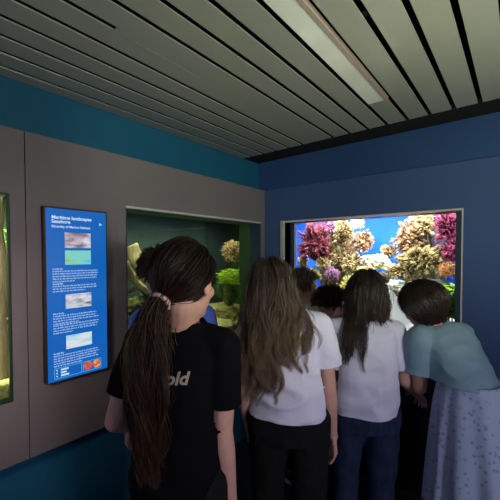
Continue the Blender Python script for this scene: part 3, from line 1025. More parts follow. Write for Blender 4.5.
def hand(bm, wrist, dirv, palm_n, thumb_side, s, curl=.35):
    """palm, four unequal bent fingers and a thumb."""
    d = dirv.normalized(); n = (palm_n - d * palm_n.dot(d)).normalized(); t = d.cross(n).normalized()
    if t.dot(thumb_side) < 0: t = -t
    L = .085 * s
    capsule(bm, wrist - d * .01, wrist + d * .02 * s, .024 * s, .026 * s, 10, 3)
    for w in (-.028, -.009, .010, .028):
        capsule(bm, wrist + d * .02 * s + t * w * .7 * s, wrist + d * L + t * w * s, .014 * s, .012 * s, 8, 3)
    for (w, l, da) in ((.029, .068, .06), (.0095, .077, .0), (-.0105, .072, -.03), (-.029, .056, -.1)):
        p = wrist + d * L + t * w * s
        dd = (d + t * da).normalized()
        rr = .0085 * s
        for k, fr in enumerate((.45, .31, .24)):
            dd = (dd * math.cos(curl) + n * math.sin(curl)).normalized()
            p2 = p + dd * l * fr * s
            capsule(bm, p, p2, rr, rr * .92, 8, 3); p, rr = p2, rr * .92
    p = wrist + d * .028 * s + t * .022 * s
    dd = (d * .6 + t * .75 + n * .25).normalized()
    rr = .0115 * s
    for l in (.038, .030, .024):
        p2 = p + dd * l * s
        capsule(bm, p, p2, rr, rr * .88, 8, 3); p, rr = p2, rr * .88
        dd = (dd + d * .35 + n * .12).normalized()


def region_bisect(me, specs):
    """specs: (centre, radius, plane point, plane normal) - removes what lies beyond the plane near the centre."""
    bm = bmesh.new(); bm.from_mesh(me)
    for sp_ in specs:
        c, rad, co, no = sp_[:4]
        fs = [f for f in bm.faces if (f.calc_center_median() - c).length < rad]
        if len(sp_) > 4: fs = [f for f in fs if sp_[4](f.calc_center_median())]
        vs = {v for f in fs for v in f.verts}; es = {e for f in fs for e in f.edges}
        bmesh.ops.bisect_plane(bm, geom=list(vs) + list(es) + fs, plane_co=co, plane_no=no, clear_outer=True, dist=1e-5)
    loose = [v for v in bm.verts if not v.link_faces]
    bmesh.ops.delete(bm, geom=loose, context='VERTS')
    out = bm_mesh(bm, 'cut'); bpy.data.meshes.remove(me)
    return out


def torso_ring(c, r, f, rx, ry, n=24, sq=2.3):
    out = []
    for i in range(n):
        a = 2 * PI * i / n
        ca, sa = math.cos(a), math.sin(a)
        k = (abs(ca) ** sq + abs(sa) ** sq) ** (-1 / sq)
        out.append(c + r * rx * ca * k + f * ry * sa * k)
    return out


class Person:
    def __init__(self, label, px, d, H, a, head, head_rot=(0, 0, 0), lean=(0, 0), bend=0.0, wide=1.0, hs=1.0,
                 skin='skin', arms=None, cat='person', zp=0, shoulder_drop=0.0):
        self.s = s = H / 1.6
        self.wide, self.hs = wide, hs * (0.55 + .45 * s)
        base = EYE + ray(px, 254) * d
        self.base = V((base.x, base.y, 0))
        self.r, self.f, _ = frame_from(a)
        self.root = empty('person', self.base, label, cat)
        self.skin = M[skin]
        self.lean = self.r * lean[0] + self.f * lean[1]     # how far the neck base is carried from straight above the pelvis
        self.drop = bend                                    # how much the neck base sinks when the back rounds
        self.head = W(*head)
        self.hr, self.hf, self.hu = frame_from(*head_rot)
        self.arms = arms or {}
        self.sd = shoulder_drop
        self.joints()

    def L(self, x, y, z):
        s = self.s
        t = max(0, (z - .90) / (1.33 - .90))
        return self.base + self.r * x * s + self.f * y * s + UP * (z * s - self.drop * t ** 1.5) + self.lean * t ** 1.25

    def up_at(self, z):
        return (self.L(0, 0, z + .02) - self.L(0, 0, z - .02)).normalized()

    def joints(self):
        w = self.wide
        J = self.J = {}
        J['neck'] = self.L(0, -.015, 1.335)
        for k, sg in (('l', -1), ('r', 1)):
            J['sh' + k] = self.L(sg * .152 * w, -.005, 1.272 - self.sd)
            e = self.arms.get(k)
            if e:
                J['el' + k], J['wr' + k] = W(*e[0]), W(*e[1])
            else:
                J['el' + k] = self.L(sg * .205 * w, -.02, 1.02); J['wr' + k] = self.L(sg * .215 * w, .06, .80)
            J['hip' + k] = self.base + self.r * sg * .085 * self.s * w + UP * .84 * self.s
            J['kn' + k] = self.base + self.r * sg * .092 * self.s * w + self.f * .02 * self.s + UP * .46 * self.s
            J['an' + k] = self.base + self.r * sg * .095 * self.s * w - self.f * .03 * self.s + UP * .075 * self.s
        # keep arm segment lengths human
        for k in 'lr':
            sh, el, wr = J['sh' + k], J['el' + k], J['wr' + k]
            ua, fa = .275 * self.s, .235 * self.s
            el = sh + (el - sh).normalized() * ua
            wr = el + (wr - el).normalized() * fa
            J['el' + k], J['wr' + k] = el, wr

    def body(self, curl=.35):
        s, w, J = self.s, self.wide, self.J
        bm = bmesh.new()
        rings = []
        for z, rx, ry in ((.78, .10, .08), (.85, .135, .095), (.95, .118, .085), (1.05, .102, .075), (1.15, .110, .082), (1.23, .125, .082), (1.28, .120, .070), (1.32, .075, .052), (1.37, .045, .045)):
            u = self.up_at(z); r = (self.r - u * self.r.dot(u)).normalized(); f = u.cross(r)
            rings.append(torso_ring(self.L(0, 0, z), r, f, rx * s * w, ry * s * w))
        ring_loft(bm, rings)
        for k, sg in (('l', -1), ('r', 1)):
            capsule(bm, self.L(sg * .09 * w, 0, 1.29), J['sh' + k], .045 * s, .046 * s)
            aw = .5 + .5 * w
            capsule(bm, J['sh' + k], J['sh' + k].lerp(J['el' + k], .45), .046 * s * aw, .044 * s * aw)
            capsule(bm, J['sh' + k].lerp(J['el' + k], .45), J['el' + k], .043 * s * aw, .035 * s * aw)
            capsule(bm, J['el' + k], J['el' + k].lerp(J['wr' + k], .3), .035 * s * aw, .036 * s * aw)
            capsule(bm, J['el' + k].lerp(J['wr' + k], .3), J['wr' + k], .036 * s * aw, .024 * s)
            d = (J['wr' + k] - J['el' + k]).normalized()
            if d.z < -.6:
                hand(bm, J['wr' + k], d, self.r * -sg + self.f * -.2, self.f, s, curl)
            else:
                hand(bm, J['wr' + k], d, -UP + self.r * -sg * .3, self.r * -sg, s, curl)
            capsule(bm, J['hip' + k], J['kn' + k], .078 * s * w, .050 * s)
            capsule(bm, J['kn' + k], J['kn' + k].lerp(J['an' + k], .3), .050 * s, .052 * s)
            capsule(bm, J['kn' + k].lerp(J['an' + k], .3), J['an' + k], .052 * s, .034 * s)
            capsule(bm, J['an' + k] - UP * .03 * s, J['an' + k] + self.f * .13 * s - UP * .045 * s, .034 * s, .026 * s)
        # neck and head
        hs = self.hs; C = self.head; r, f, u = self.hr, self.hf, self.hu

        def h(x, y, z): return C + (r * x + f * y + u * z) * hs
        self.h = h
        capsule(bm, J['neck'] - UP * .02, h(0, -.02, -.06), .052 * s, .050 * hs)
        ax = (r, f, u)
        ellipsoid(bm, h(0, -.012, .028), (.073 * hs, .090 * hs, .084 * hs), ax)
        ellipsoid(bm, h(0, .022, -.028), (.060 * hs, .070 * hs, .088 * hs), ax)
        ellipsoid(bm, h(0, .050, -.082), (.036 * hs, .036 * hs, .030 * hs), ax)
        ellipsoid(bm, h(0, .074, .022), (.046 * hs, .016 * hs, .014 * hs), ax)
        for sg in (-1, 1):
            ellipsoid(bm, h(sg * .074, -.006, -.012), (.010 * hs, .021 * hs, .033 * hs), ax, 2)
            ellipsoid(bm, h(sg * .036, .062, -.028), (.024 * hs, .022 * hs, .024 * hs), ax, 2)
            ellipsoid(bm, h(sg * .011, .098, -.034), (.009 * hs, .010 * hs, .008 * hs), ax, 2)
        capsule(bm, h(0, .084, .010), h(0, .104, -.030), .008 * hs, .011 * hs, 10, 3)
        ellipsoid(bm, h(0, .086, -.060), (.024 * hs, .010 * hs, .006 * hs), ax, 2)
        ellipsoid(bm, h(0, .085, -.072), (.020 * hs, .010 * hs, .006 * hs), ax, 2)
        me = remesh(bm, .0046, 3)
        self.body_bvh = self.bvh(me)
        self.body_o = link('body', me, self.skin, self.root)
        for sg in (-1, 1):
            bm = bmesh.new(); ellipsoid(bm, h(sg * .031, .078, .003), (.0125 * hs,) * 3, ax, 3)
            e = build('eye', bm, M['eye'], self.root, True)
            bm = bmesh.new(); ellipsoid(bm, h(sg * .031, .0875, .003), (.0058 * hs, .0035 * hs, .0058 * hs), ax, 2)
            build('iris', bm, M['iris'], e, True)
        bm = bmesh.new()
        ellipsoid(bm, h(0, .091, -.061), (.021 * hs, .0065 * hs, .0035 * hs), ax, 2); ellipsoid(bm, h(0, .090, -.0705), (.017 * hs, .0065 * hs, .004 * hs), ax, 2)
        build('lips', bm, M['lip'], self.root, True)

    def bvh(self, me):
        return BVHTree.FromPolygons([v.co.copy() for v in me.vertices], [tuple(p.vertices) for p in me.polygons])

    def shirt(self, mat, hem, rings, sleeve=.62, sr=(.066, .062), name='t_shirt', amp=.007, seed=0, hem_tilt=0.0, hemc=None, fold=1.0):
        s, w, J = self.s, self.wide, self.J
        bm = bmesh.new()
        rr = []
        for z, rx, ry in rings:
            u = self.up_at(z); r = (self.r - u * self.r.dot(u)).normalized(); f = u.cross(r)
            rr.append(torso_ring(self.L(0, -.006, z), r, f, rx * s * w, ry * s * w, 28, 2.5))
        ring_loft(bm, rr)
        specs = []
        for k, sg in (('l', -1), ('r', 1)):
            sh, el = J['sh' + k], J['el' + k]
            capsule(bm, self.L(sg * .075 * w, -.005, 1.292 - self.sd * .4), sh, .052 * s, min(.056, sr[0]) * s)
            d = (el - sh).normalized(); ln = (el - sh).length
            cut = sh + d * ln * sleeve
            capsule(bm, sh, cut + d * .03 * s, min(.057, sr[0]) * s, sr[1] * s, 18, 4)

            def on_sleeve(p, sh=sh, d=d):
                ax = p - sh; perp = (ax - d * ax.dot(d)).length
                if perp > sr[0] * s * 1.35: return False
                zl = (p.z - self.base.z + 0) / s
                zs = [q_[0] for q_ in rings]
                tt_ = max(0, min(1, (zl - .90) / .43))
                zl2 = zl + self.drop / s * tt_ ** 1.5
                rx = np.interp(zl2, zs, [q_[1] for q_ in rings]) * s * w + .022
                ry = np.interp(zl2, zs, [q_[2] for q_ in rings]) * s * w + .022
                q_ = p - self.L(0, -.006, zl2)
                return (q_.dot(self.r) / rx) ** 2 + (q_.dot(self.f) / ry) ** 2 > 1.0
            specs.append((cut + d * .045 * s, .092 * s, cut, d, on_sleeve))
        me = remesh(bm, .0065, 5)
        sd = V((seed * 3.7, seed * 1.3, 0))

        def fn(p):
            q = p - self.base
            a = q.dot(self.r); b_ = q.dot(self.f); z = q.z
            n1 = noise.noise(V((a * 9 + z * 4, b_ * 9, z * 5)) + sd)
            n2 = 1 - abs(noise.noise(V((a * 6 - z * 9, b_ * 6, z * 9 + a * 5)) + sd * 2)) * 2.2
            n3 = noise.noise(V((a * 26, b_ * 26, z * 8)) + sd)
            low = min(1, max(0, (1.25 * s - z) / (.35 * s)))
            return amp * (n1 * (.5 + .8 * low) + .95 * max(0, n2) * fold * (.4 + .6 * low) + .15 * n3)
        displace(me, fn)
        # hem, cuffs, neckline
        hp = self.base + UP * hem
        no = (-UP + self.r * hem_tilt).normalized()
        keep = self.J['neck']; u = self.up_at(1.33)
        specs.append((self.base + UP * (hem - .25), .38, hp, no))
        npl = keep + u * .012 * s
        specs.append((npl + u * .06 * s, .105 * s, npl, (u - self.f * .12).normalized()))
        me = region_bisect(me, specs)
        me = solidify(me, .0035)
        self.shirt_bvh = self.bvh(me)
        self.shirt_o = link(name, me, mat, self.root)
        # neckband and sleeve hems read as thin seams
        return self.shirt_o

    def trousers(self, mat, top=.98, rw=.0, name='trousers', ankle=.05):
        s, w, J = self.s, self.wide, self.J
        bm = bmesh.new()
        rr = []
        for z, rx, ry in ((.76, .136, .104), (.82, .140, .110), (.90, .130, .100), (top, .118, .09)):
            rr.append(torso_ring(self.L(0, -.005, z), self.r, self.f, rx * s * w, ry * s * w))
        ring_loft(bm, rr)
        for k, sg in (('l', -1), ('r', 1)):
            hp, kn, an = J['hip' + k], J['kn' + k], J['an' + k]
            capsule(bm, hp, kn, (.090 + rw) * s * w, (.066 + rw) * s)
            capsule(bm, kn, an, (.066 + rw) * s, (.054 + rw) * s)
        me = remesh(bm, .008, 4)

        def fn(p):
            q = p - self.base
            return .007 * noise.noise(V((q.x * 14 + q.z * 5, q.y * 14, q.z * 9))) + .003 * noise.noise(q * 30)
        displace(me, fn)
        specs = []
        for k in 'lr':
            specs.append((J['an' + k] - UP * .04, .16, J['an' + k] - UP * .005, -UP))
        me = region_bisect(me, specs)
        self.tr = link(name, solidify(me, .003), mat, self.root)
        for k, sg in (('l', -1), ('r', 1)):
            an = J['an' + k]
            bm = bmesh.new()
            tip = an + self.f * .15 * s; heel = an - self.f * .03 * s
            capsule(bm, V((heel.x, heel.y, .052)), V((tip.x, tip.y, .046)), .044 * s, .038 * s)
            capsule(bm, V((heel.x, heel.y, .055)), V((an.x, an.y, .085)), .044 * s, .045 * s)
            for v in bm.verts: v.co.z = max(v.co.z, .012)
            sh = build('shoe', bm, M['shoe'], self.root, True)
            bm = bmesh.new()
            capsule(bm, V((heel.x, heel.y, .012)), V((tip.x, tip.y, .012)), .047 * s, .041 * s)
            for v in bm.verts: v.co.z = min(max(v.co.z, .0005), .02)
            build('sole', bm, M['sole'], sh, True)

    # ---- hair
    def skull(self, d, k=1.0):
        hs = self.hs
        return self.h(0, -.012, .028) + (self.hr * d.x * .073 + self.hf * d.y * .090 + self.hu * d.z * .084) * hs * k

    def push_out(self, p, off, head_off):
        hs = self.hs
        c = self.h(0, -.012, .028)
        q = p - c
        e = V((q.dot(self.hr) / (.073 * hs + head_off), q.dot(self.hf) / (.090 * hs + head_off), q.dot(self.hu) / (.084 * hs + head_off)))
        l = e.length
        if 1e-6 < l < 1: p = c + q / l
        for bv in (self.body_bvh, getattr(self, 'shirt_bvh', None)):
            if bv is None: continue
            loc, nor, _, dist = bv.find_nearest(p, .08)
            if loc is not None and (p - loc).dot(nor) < off:
                p = loc + nor * off
        return p

    def in_hair(self, d, front=.42, low=-.55):
        if getattr(self, 'cover_ears', False) and d.y < .30 and -.55 < d.z < .2 and abs(d.x) > .5: return True
        if d.y > front and d.z < .50: return False
        if d.z < low: return False
        if d.y > .05 and d.z < -.15: return False
        return True

    def cap_mesh(self, P, k=1.04, front=.42, low=-.5, n=5):
        bm = P.bm
        tmp = bmesh.new()
        bmesh.ops.create_icosphere(tmp, subdivisions=n, radius=1)
        keep = {}
        for f in tmp.faces:
            if all(self.in_hair(v.co, front, low) for v in f.verts):
                ids = []
                for v in f.verts:
                    if v.index not in keep:
                        kk = k + .02 * noise.noise(v.co * 6)
                        keep[v.index] = bm.verts.new(self.skull(v.co, kk))
                    ids.append(keep[v.index])
                bm.faces.new(ids)
        tmp.free()
        P.mark(.15, 0)

    def strands(self, n, length, r0, mat, seed=1, wave=.012, freq=22, grav=.30, side_len=None, off=.008, head_off=.012, init=None, K=26, front=.42, low=-.5,
                cap=1.05, gdir=0.0, kids=9, fuzz=.007, spread=0.0, tie=None, tail_len=.5, tail_spread=.05, tail_dir=None, bob=False):
        """guide locks fall over the head and shoulders; fine hairs gather round each of them."""
        rnd = random.Random(seed)
        P = Pieces()
        self.cap_mesh(P, cap, front, low)
        dirs = [d for d in fib(int(n * 2.0), rnd) if self.in_hair(d, front, low)][:n]
        G = (UP * -(1 - gdir) - self.hu * gdir).normalized()
        guides, tones, seeds = [], [], []
        for i, d in enumerate(dirs):
            pts = []
            if bob:
                az = math.atan2(d.x, d.y)
                front_f = max(0, math.cos(az))
                ze = -.30 + .62 * front_f ** 3
                rim = V((math.sin(az) * math.sqrt(1 - ze * ze), math.cos(az) * math.sqrt(1 - ze * ze), ze))
                c0 = V((0, .1, .995)); t0 = rnd.random() ** 1.5 * .75
                lay = 1.10 + .09 * rnd.random() - .05 * t0
                m = 14; hang = length * rnd.uniform(.8, 1.1) * (1 - .75 * front_f) * (1.5 if d.x < -.2 else .9)
                for j in range(m):
                    dd = c0.slerp(rim, t0 + (1 - t0) * j / (m - 1))
                    pts.append(self.skull(dd, lay + .05 * (j / m)))
                base_ = pts[-1]
                inw = (self.h(0, -.012, base_ and 0) - base_); inw = (inw - self.hu * inw.dot(self.hu)).normalized()
                for j in range(1, K - m + 1):
                    t = j / (K - m)
                    pts.append(base_ - self.hu * hang * t + inw * .022 * t * t)
            elif tie is None:
                L = length * rnd.uniform(.80, 1.06)
                if side_len: L *= side_len(d)
                step = L / (K - 1)
                p = self.skull(d, 1.04)
                v0 = init(d) if init else V((d.x * 1.2 + (.25 if d.x > 0 else -.25), -.45, -.25))
                v = (self.hr * v0.x + self.hf * v0.y + self.hu * v0.z).normalized()
                ho = head_off * rnd.uniform(.55, 1.1)
                oo = off * rnd.uniform(.4, 1.6)
                gk = 1 - (1 - grav) ** (step / .016)
                for j in range(K):
                    pts.append(p.copy())
                    v = (v * (1 - gk) + G * gk).normalized()
                    p2 = self.push_out(p + v * step, oo, ho)
                    v = (p2 - p).normalized() if (p2 - p).length > 1e-5 else v
                    p = p2
            else:
                ho = .035 + .07 * rnd.random()
                td = self.tie_dir
                m = 10
                for j in range(m):
                    t = j / m
                    dd = (d * (1 - t) + td * t)
                    if dd.length < .15: dd += V((0, 0, .3))
                    dd.normalize()
                    pts.append(self.skull(dd, 1.05 + .05 * math.sin(PI * t) + ho))
                p = V(tie) + V((rnd.gauss(0, 1), rnd.gauss(0, 1), rnd.gauss(0, 1))) * .005
                v = (tail_dir + V((rnd.gauss(0, 1), rnd.gauss(0, 1), rnd.gauss(0, .4))) * .22).normalized()
                L = tail_len * rnd.uniform(.55, 1.06)
                sx = rnd.gauss(0, 1) * tail_spread; sy = abs(rnd.gauss(0, 1)) * tail_spread * .55
                step = L / (K - m - 1)
                gk = 1 - (1 - grav) ** (step / .016)
                for j in range(K - m):
                    pts.append(p.copy())
                    t = j / (K - m)
                    v = (v * (1 - gk) + G * gk).normalized()
                    vv = (v + (self.r * sx - self.f * sy) * (7 * math.cos(min(1, t * 1.2) * PI))).normalized()
                    p = self.push_out(p + vv * step, .006 + .014 * rnd.random(), .004)
            ph = noise.noise_vector(d * 2.6 + V((seed, 0, 0))) * 8
            out = []
            acc = 0.0
            for j, p in enumerate(pts):
                t = j / (K - 1)
                if j: acc += (pts[j] - pts[j - 1]).length
                amp = wave * min(1, max(0, t - .22) * 1.6)
                out.append(p + self.r * math.sin(ph.x + acc * freq) * amp + self.f * -abs(math.sin(ph.y + acc * freq * .8)) * amp * .7)
            guides.append([tuple(q) for q in out])
            tones.append(min(1, max(0, .5 + .5 * noise.noise(d * 4 + V((0, seed, 0))))))
        g = np.array(guides)                                     # n,K,3
        nr = np.random.RandomState(seed)
        n_ = len(g)
        H = np.repeat(g, kids, axis=0)
        tone = np.clip(np.repeat(np.array(tones), kids) + nr.uniform(-.35, .35, n_ * kids), 0, 1)
        t = np.linspace(0, 1, K)
        prof = (.45 + .75 * np.sin(np.pi * np.minimum(1, t * 1.05)) ** .8)[None, :, None] * fuzz
        if tie is not None:
            prof = prof * np.where(t < .36, .55, 1.0)[None, :, None]
        offs = nr.normal(0, 1, (n_ * kids, 1, 3))
        drift = np.cumsum(nr.normal(0, .16, (n_ * kids, K, 3)), axis=1)
        H = H + (offs + drift * .6) * prof
        # keep hairs off the skull's inside
        tang = np.gradient(H, axis=1)
        tang /= np.linalg.norm(tang, axis=2, keepdims=True) + 1e-9
        ref = np.array([.31, .52, .79]); ref = ref / np.linalg.norm(ref)
        e1 = np.cross(tang, ref); e1 /= np.linalg.norm(e1, axis=2, keepdims=True) + 1e-9
        e2 = np.cross(tang, e1)
        rad = r0 * (1 - .75 * t ** 2)[None, :, None] * nr.uniform(.7, 1.2, (n_ * kids, 1, 1))
        S = 3
        rings = [H + (e1 * math.cos(2 * PI * q / S) + e2 * math.sin(2 * PI * q / S)) * rad for q in range(S)]
        VV = np.stack(rings, axis=2).reshape(-1, 3)              # hair,K,S
        nh = n_ * kids
        idx = np.arange(nh * K * S).reshape(nh, K, S)
        a_ = idx[:, :-1, :]; b_ = idx[:, 1:, :]
        quads = np.stack([a_, np.roll(a_, -1, axis=2), np.roll(b_, -1, axis=2), b_], axis=-1).reshape(-1, 4)
        cm = bm_mesh(P.bm, 'c')
        cv = np.empty(len(cm.vertices) * 3); cm.vertices.foreach_get('co', cv); cv = cv.reshape(-1, 3)
        cf = [tuple(p.vertices) for p in cm.polygons]
        nc = len(cv)
        bpy.data.meshes.remove(cm)
        me = bpy.data.meshes.new('hair')
        allv = np.vstack([cv, VV])
        loops = np.concatenate([np.array([x for f in cf for x in f], dtype=np.int64), (quads + nc).ravel()])
        sizes = np.concatenate([np.array([len(f) for f in cf], dtype=np.int64), np.full(len(quads), 4)])
        starts = np.concatenate([[0], np.cumsum(sizes)[:-1]])
        me.vertices.add(len(allv)); me.vertices.foreach_set('co', allv.astype(np.float32).ravel())
        me.loops.add(len(loops)); me.loops.foreach_set('vertex_index', loops.astype(np.int32))
        me.polygons.add(len(sizes)); me.polygons.foreach_set('loop_start', starts.astype(np.int32))
        me.update(calc_edges=True)
        tv = np.zeros((len(allv), 3))
        tv[:nc, 0] = .2
        tv[nc:, 0] = np.repeat(tone, K * S)
        tv[nc:, 1] = np.tile(np.repeat(t, S), nh)
        set_tone(me, tv)
        self.hair = link('hair', me, mat, self.root)
        return self.hair

    def brows(self, mat):
        for sg in (-1, 1):
            bm = bmesh.new()
            tube(bm, [self.h(sg * .014, .091, .024), self.h(sg * .03, .089, .029), self.h(sg * .047, .078, .024)], [.0028, .0034, .0018], 6)
            build('eyebrow', bm, mat, self.root, True)


def tee_rings(hem_s, b=.138, c=.150):
    return ((hem_s - .10, b * 1.03, .118), (hem_s + .02, b * 1.02, .118), (.98, b * .98, .112), (1.08, b * .95, .106), (1.16, b * .97, .108), (1.23, c, .106), (1.275, c * .95, .094), (1.315, .098, .068), (1.37, .066, .062))


# --- 1: girl in black with a ponytail
p1 = Person('teenage girl in a black t-shirt with a long dark ponytail, nearest the camera', 177, 1.06, 1.585, 16, (186, 282, 1.05), (22, 8, -4), lean=(.0, .03), hs=1.07,
            wide=.98, arms={'r': ((222, 446, 1.06), (232, 520, 1.08)), 'l': ((112, 432, 1.09), (195, 425, 1.42))})
p1.body()
p1.shirt(M['tee_black'], .80, tee_rings(.80 / p1.s, .144, .150), .66, (.056, .060), seed=1, amp=.006)
p1.trousers(M['pants_dark'])
tie_w = W(160, 302, .965)
q = tie_w - p1.h(0, -.012, .028)
p1.tie_dir = V((q.dot(p1.hr) / .073, q.dot(p1.hf) / .09, q.dot(p1.hu) / .084)).normalized()
p1.cover_ears = True
p1.strands(300, .5, .0013, HAIR_BLACKBROWN, 21, wave=.026, freq=17, tie=tie_w, tail_len=.50, tail_spread=.022, tail_dir=(-p1.hf * .6 - R * .48 - UP * .5), front=.55, low=-.66, cap=1.10, kids=11, fuzz=.006)
p1.brows(HAIR_BLACKBROWN)
bm = bmesh.new()
x, y, z = basis((p1.hf * .75 + UP * .55))
tt = [tie_w + (x * math.cos(2 * PI * i / 28) + y * math.sin(2 * PI * i / 28)) * ((.023) + .0015 * math.sin(i * 3.1)) for i in range(29)]
tube(bm, tt, [.0105 + .0018 * math.sin(i * 2.3) for i in range(29)], 8)
build('hair_tie', bm, M['hair_tie'], p1.root, True)
# lettering on the back of the shirt
me = text_mesh('old', .072, .0022)
bm = bmesh.new(); bm.from_mesh(me)
bmesh.ops.subdivide_edges(bm, edges=bm.edges, cuts=1)
bmesh.ops.triangulate(bm, faces=bm.faces)
org = W(164, 385, .80)
dirx = (R + UP * .03).normalized()
ok = True
for v in bm.verts:
    st = org + dirx * (v.co.x * .62 + v.co.y * .16) + UP * v.co.y * .62
    loc, nor, _, _ = p1.shirt_bvh.ray_cast(st, (st - EYE).normalized())
    v.co = (loc + nor * .0012) if loc is not None else st
build('shirt_lettering', bm, M['letter'], p1.shirt_o)

# --- 2: girl in a white tee with very long hair
p2 = Person('girl in a white t-shirt and dark trousers with waist-length wavy brown hair', 289, 1.46, 1.555, 8, (271, 286, 1.47), (6, 4, -6), lean=(-.025, .03), wide=1.05,
            arms={'r': ((330, 400, 1.46), (334, 455, 1.52)), 'l': ((240, 400, 1.44), (252, 440, 1.58))})
p2.body()
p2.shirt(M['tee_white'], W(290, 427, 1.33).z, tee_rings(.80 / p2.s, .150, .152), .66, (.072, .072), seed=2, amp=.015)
p2.trousers(M['pants_dark'], rw=.008)
p2.strands(300, .48, .0014, HAIR_BROWN, 5, wave=.042, freq=20, grav=.6, off=.009, head_off=.008, low=-.62, side_len=lambda d: (.74 if d.x > .15 else 1.0), kids=15, fuzz=.0065)
p2.brows(HAIR_MID)

# --- 3: girl in a pale grey tee and jeans
p3 = Person('girl in a pale grey t-shirt and blue jeans with dark wavy hair, facing the reef', 366, 1.62, 1.475, 4, (366, 292, 1.63), (8, 6, 2), lean=(0, .02), wide=1.05, hs=.88,
            arms={'r': ((405, 384, 1.66), (424, 402, 1.88)), 'l': ((334, 385, 1.66), (338, 400, 1.90))})
p3.body()
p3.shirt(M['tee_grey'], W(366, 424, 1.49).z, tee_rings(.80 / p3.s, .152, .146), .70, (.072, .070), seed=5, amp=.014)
p3.trousers(M['jeans'], rw=.006)
p3.strands(240, .22, .0014, HAIR_MID, 9, wave=.012, freq=26, grav=.65, off=.007, head_off=.006, low=-.62, kids=14, fuzz=.008,
           side_len=lambda d: 1.75 if (d.x < -.2 and d.y < .2 and d.z > -.1) else (.85 if d.x < .2 else .75))
p3.brows(HAIR_MID)

# --- 4: woman bending towards the glass
p4 = Person('woman in a pale mint t-shirt with a dark bob, bending towards the reef', 469, 1.47, 1.60, -18, (423, 306, 1.60), (-30, 18, -14), lean=(-.025, .16), bend=.13, wide=.80, hs=.97, shoulder_drop=.01,
            arms={'l': ((420, 398, 1.64), (408, 374, 1.86)), 'r': ((484, 402, 1.62), (455, 425, 1.85))})
p4.body()
p4.shirt(M['tee_mint'], W(460, 394, 1.37).z, ((.82, .186, .166), (.92, .182, .160), (1.0, .164, .140), (1.08, .150, .126), (1.16, .152, .128), (1.23, .156, .120), (1.275, .148, .104), (1.315, .104, .072), (1.37, .066, .062)), .66, (.066, .074), seed=8, amp=.013, hem_tilt=-.08)
p4.trousers(M['pants_navy'], rw=-.014)
p4.strands(330, .052, .0015, HAIR_BOB, 15, wave=.002, low=-.5, cap=1.10, kids=14, fuzz=.0045, K=20, bob=True)
p4.brows(HAIR_BOB)
# flecked skirt
bm = bmesh.new()
rings = []
zt, zb = W(460, 394, 1.37).z + .022, .40
for j in range(34):
    t = j / 33
    z = zt + (zb - zt) * t
    c = p4.base + UP * z - p4.f * .01 + p4.r * (.008 + .060 * t)
    ring = []
    for i in range(96):
        a = 2 * PI * i / 96
        k = 1 + (.02 + .07 * t) * math.sin(a * 9 + 2.2 * math.sin(a * 2)) + .03 * t * math.sin(a * 17 + 1)
        k += .03 * noise.noise(V((math.cos(a) * 3, math.sin(a) * 3, z * 7)))
        rx = (.118 + .096 * t ** .7) * k; ry = (.120 + .096 * t ** .7) * k
        ring.append(c + p4.r * rx * math.cos(a) + p4.f * ry * math.sin(a))
    rings.append(ring)
vs = [[bm.verts.new(q) for q in r_] for r_ in rings]
for a, b_ in zip(vs[:-1], vs[1:]):
    for i in range(96):
        bm.faces.new((a[i], b_[i], b_[(i + 1) % 96], a[(i + 1) % 96]))
bmesh.ops.recalc_face_normals(bm, faces=bm.faces)
link('skirt', solidify(bm_mesh(bm), .004), M['skirt'], p4.root)

# --- 5: child in blue at the dim tank
p5 = Person('child in a blue shirt half hidden behind the girl in black', 174, 1.52, 1.58, -25, (160, 274, 1.56), (-45, 6, 0), wide=.92, hs=.94)
p5.body()
p5.shirt(M['tee_blue'], .80, tee_rings(.82), .70, seed=11)
p5.trousers(M['pants_navy'])
p5.strands(220, .06, .0014, HAIR_BLACKBROWN, 31, wave=.003, grav=.3, head_off=.010, cap=1.06, gdir=.4, kids=12, fuzz=.006, K=10)
p5.brows(HAIR_BLACKBROWN)

# --- 6, 7: the two small ones at the reef glass
p6 = Person('brown haired child in a cream top between long hair and the window post', 306, 2.22, 1.46, 40, (304, 287, 2.24), (85, 6, 0), wide=.90, hs=1.0)
p6.body()
p6.shirt(M['tee_cream'], .74, tee_rings(.82), .70, seed=13)
p6.trousers(M['pants_navy'])
p6.strands(220, .06, .0014, HAIR_BROWN, 33, wave=.003, grav=.3, head_off=.010, cap=1.06, gdir=.4, kids=12, fuzz=.006, K=10)
p6.brows(HAIR_MID)
p7 = Person('short dark haired child in a white top turned to the right at the reef glass', 327, 1.90, 1.36, 40, (331, 307, 1.90), (80, 12, 0), wide=.88, hs=.95)
p7.body()
p7.shirt(M['tee_white'], .70, tee_rings(.82), .70, seed=14)
p7.trousers(M['pants_navy'])
p7.strands(220, .032, .0014, HAIR_BLACKBROWN, 35, wave=.003, grav=.3, head_off=.010, cap=1.06, low=-.32, gdir=.4, kids=12, fuzz=.006, K=10)
p7.brows(HAIR_BLACKBROWN)

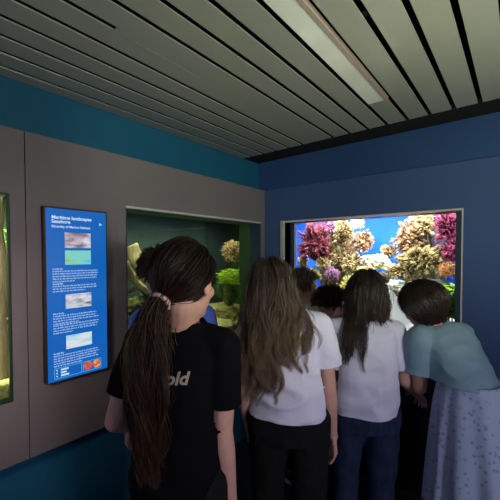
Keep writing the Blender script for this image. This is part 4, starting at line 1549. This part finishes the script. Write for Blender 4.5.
# ------------------------------------------------------------------ light
area('reef_lamp_light', ((CX0 + CX1) / 2, 2.70, CZ1 - .05), (0, 0, 0), 1.6, .42, 105, (1.0, .97, .90))
area('dim_tank_light', (-2.09, 1.75, BZ1 - .05), (0, 0, PI / 2), 1.5, .3, 26, (1.0, 1.0, .80))
area('edge_tank_light', (-1.88, -.05, BZ1 - .05), (0, 0, PI / 2), .9, .25, 85, (1.0, 1.0, .80))


def aimed(name, loc, target, sx, sy, power, col):
    o = area(name, loc, (0, 0, 0), sx, sy, power, col)
    o.rotation_euler = (V(target) - V(loc)).to_track_quat('-Z', 'Y').to_euler()
    return o


# assumed light from unseen tanks to the right of and behind the camera
aimed('room_light_behind', (-.1, YF + .05, 1.36), (-.1, 0, 1.36), 1.3, .9, 9, (.58, .60, 1.0))
aimed('room_light_right', (1.75, .25, 1.45), (-1.7, .45, 1.35), .6, .5, 23, (.86, .82, 1.0))
aimed('added_upward_fill', (.42, .95, 1.45), (-.05, 1.10, 2.33), .4, .3, 15, (.95, 1.0, .66))  # added fill to brighten the ceiling, no known lamp here
l = bpy.data.lights.new('added_wall_spot', 'SPOT'); l.energy = 52; l.color = (.95, 1.0, .88); l.spot_size = math.radians(46); l.spot_blend = .8; l.shadow_soft_size = .06  # added spot that brightens the wall above the dim tank
o = bpy.data.objects.new('added_wall_spot', l); COL.objects.link(o); o.location = (.55, .35, 2.27)
o.rotation_euler = (V((-1.7, 1.55, 2.02)) - V(o.location)).to_track_quat('-Z', 'Y').to_euler()
l = bpy.data.lights.new('added_left_fill', 'SPOT'); l.energy = 34; l.color = (1.0, .78, .70); l.spot_size = math.radians(88); l.spot_blend = 1.0; l.shadow_soft_size = .12  # unseen spot added to warm and brighten the left wall
o = bpy.data.objects.new('added_left_fill', l); COL.objects.link(o); o.location = (-.98, -.15, 1.42)
o.rotation_euler = (V((-1.7, .22, 1.22)) - V(o.location)).to_track_quat('-Z', 'Y').to_euler()
wd = bpy.data.worlds.new('world')
wd.use_nodes = True
wd.node_tree.nodes['Background'].inputs[0].default_value = (.02, .03, .05, 1)
wd.node_tree.nodes['Background'].inputs[1].default_value = .3
SC.world = wd
SC.view_settings.view_transform = 'Standard'
SC.view_settings.look = 'None'
SC.view_settings.exposure = 0
SC.view_settings.gamma = 1
SC.view_settings.use_curve_mapping = False
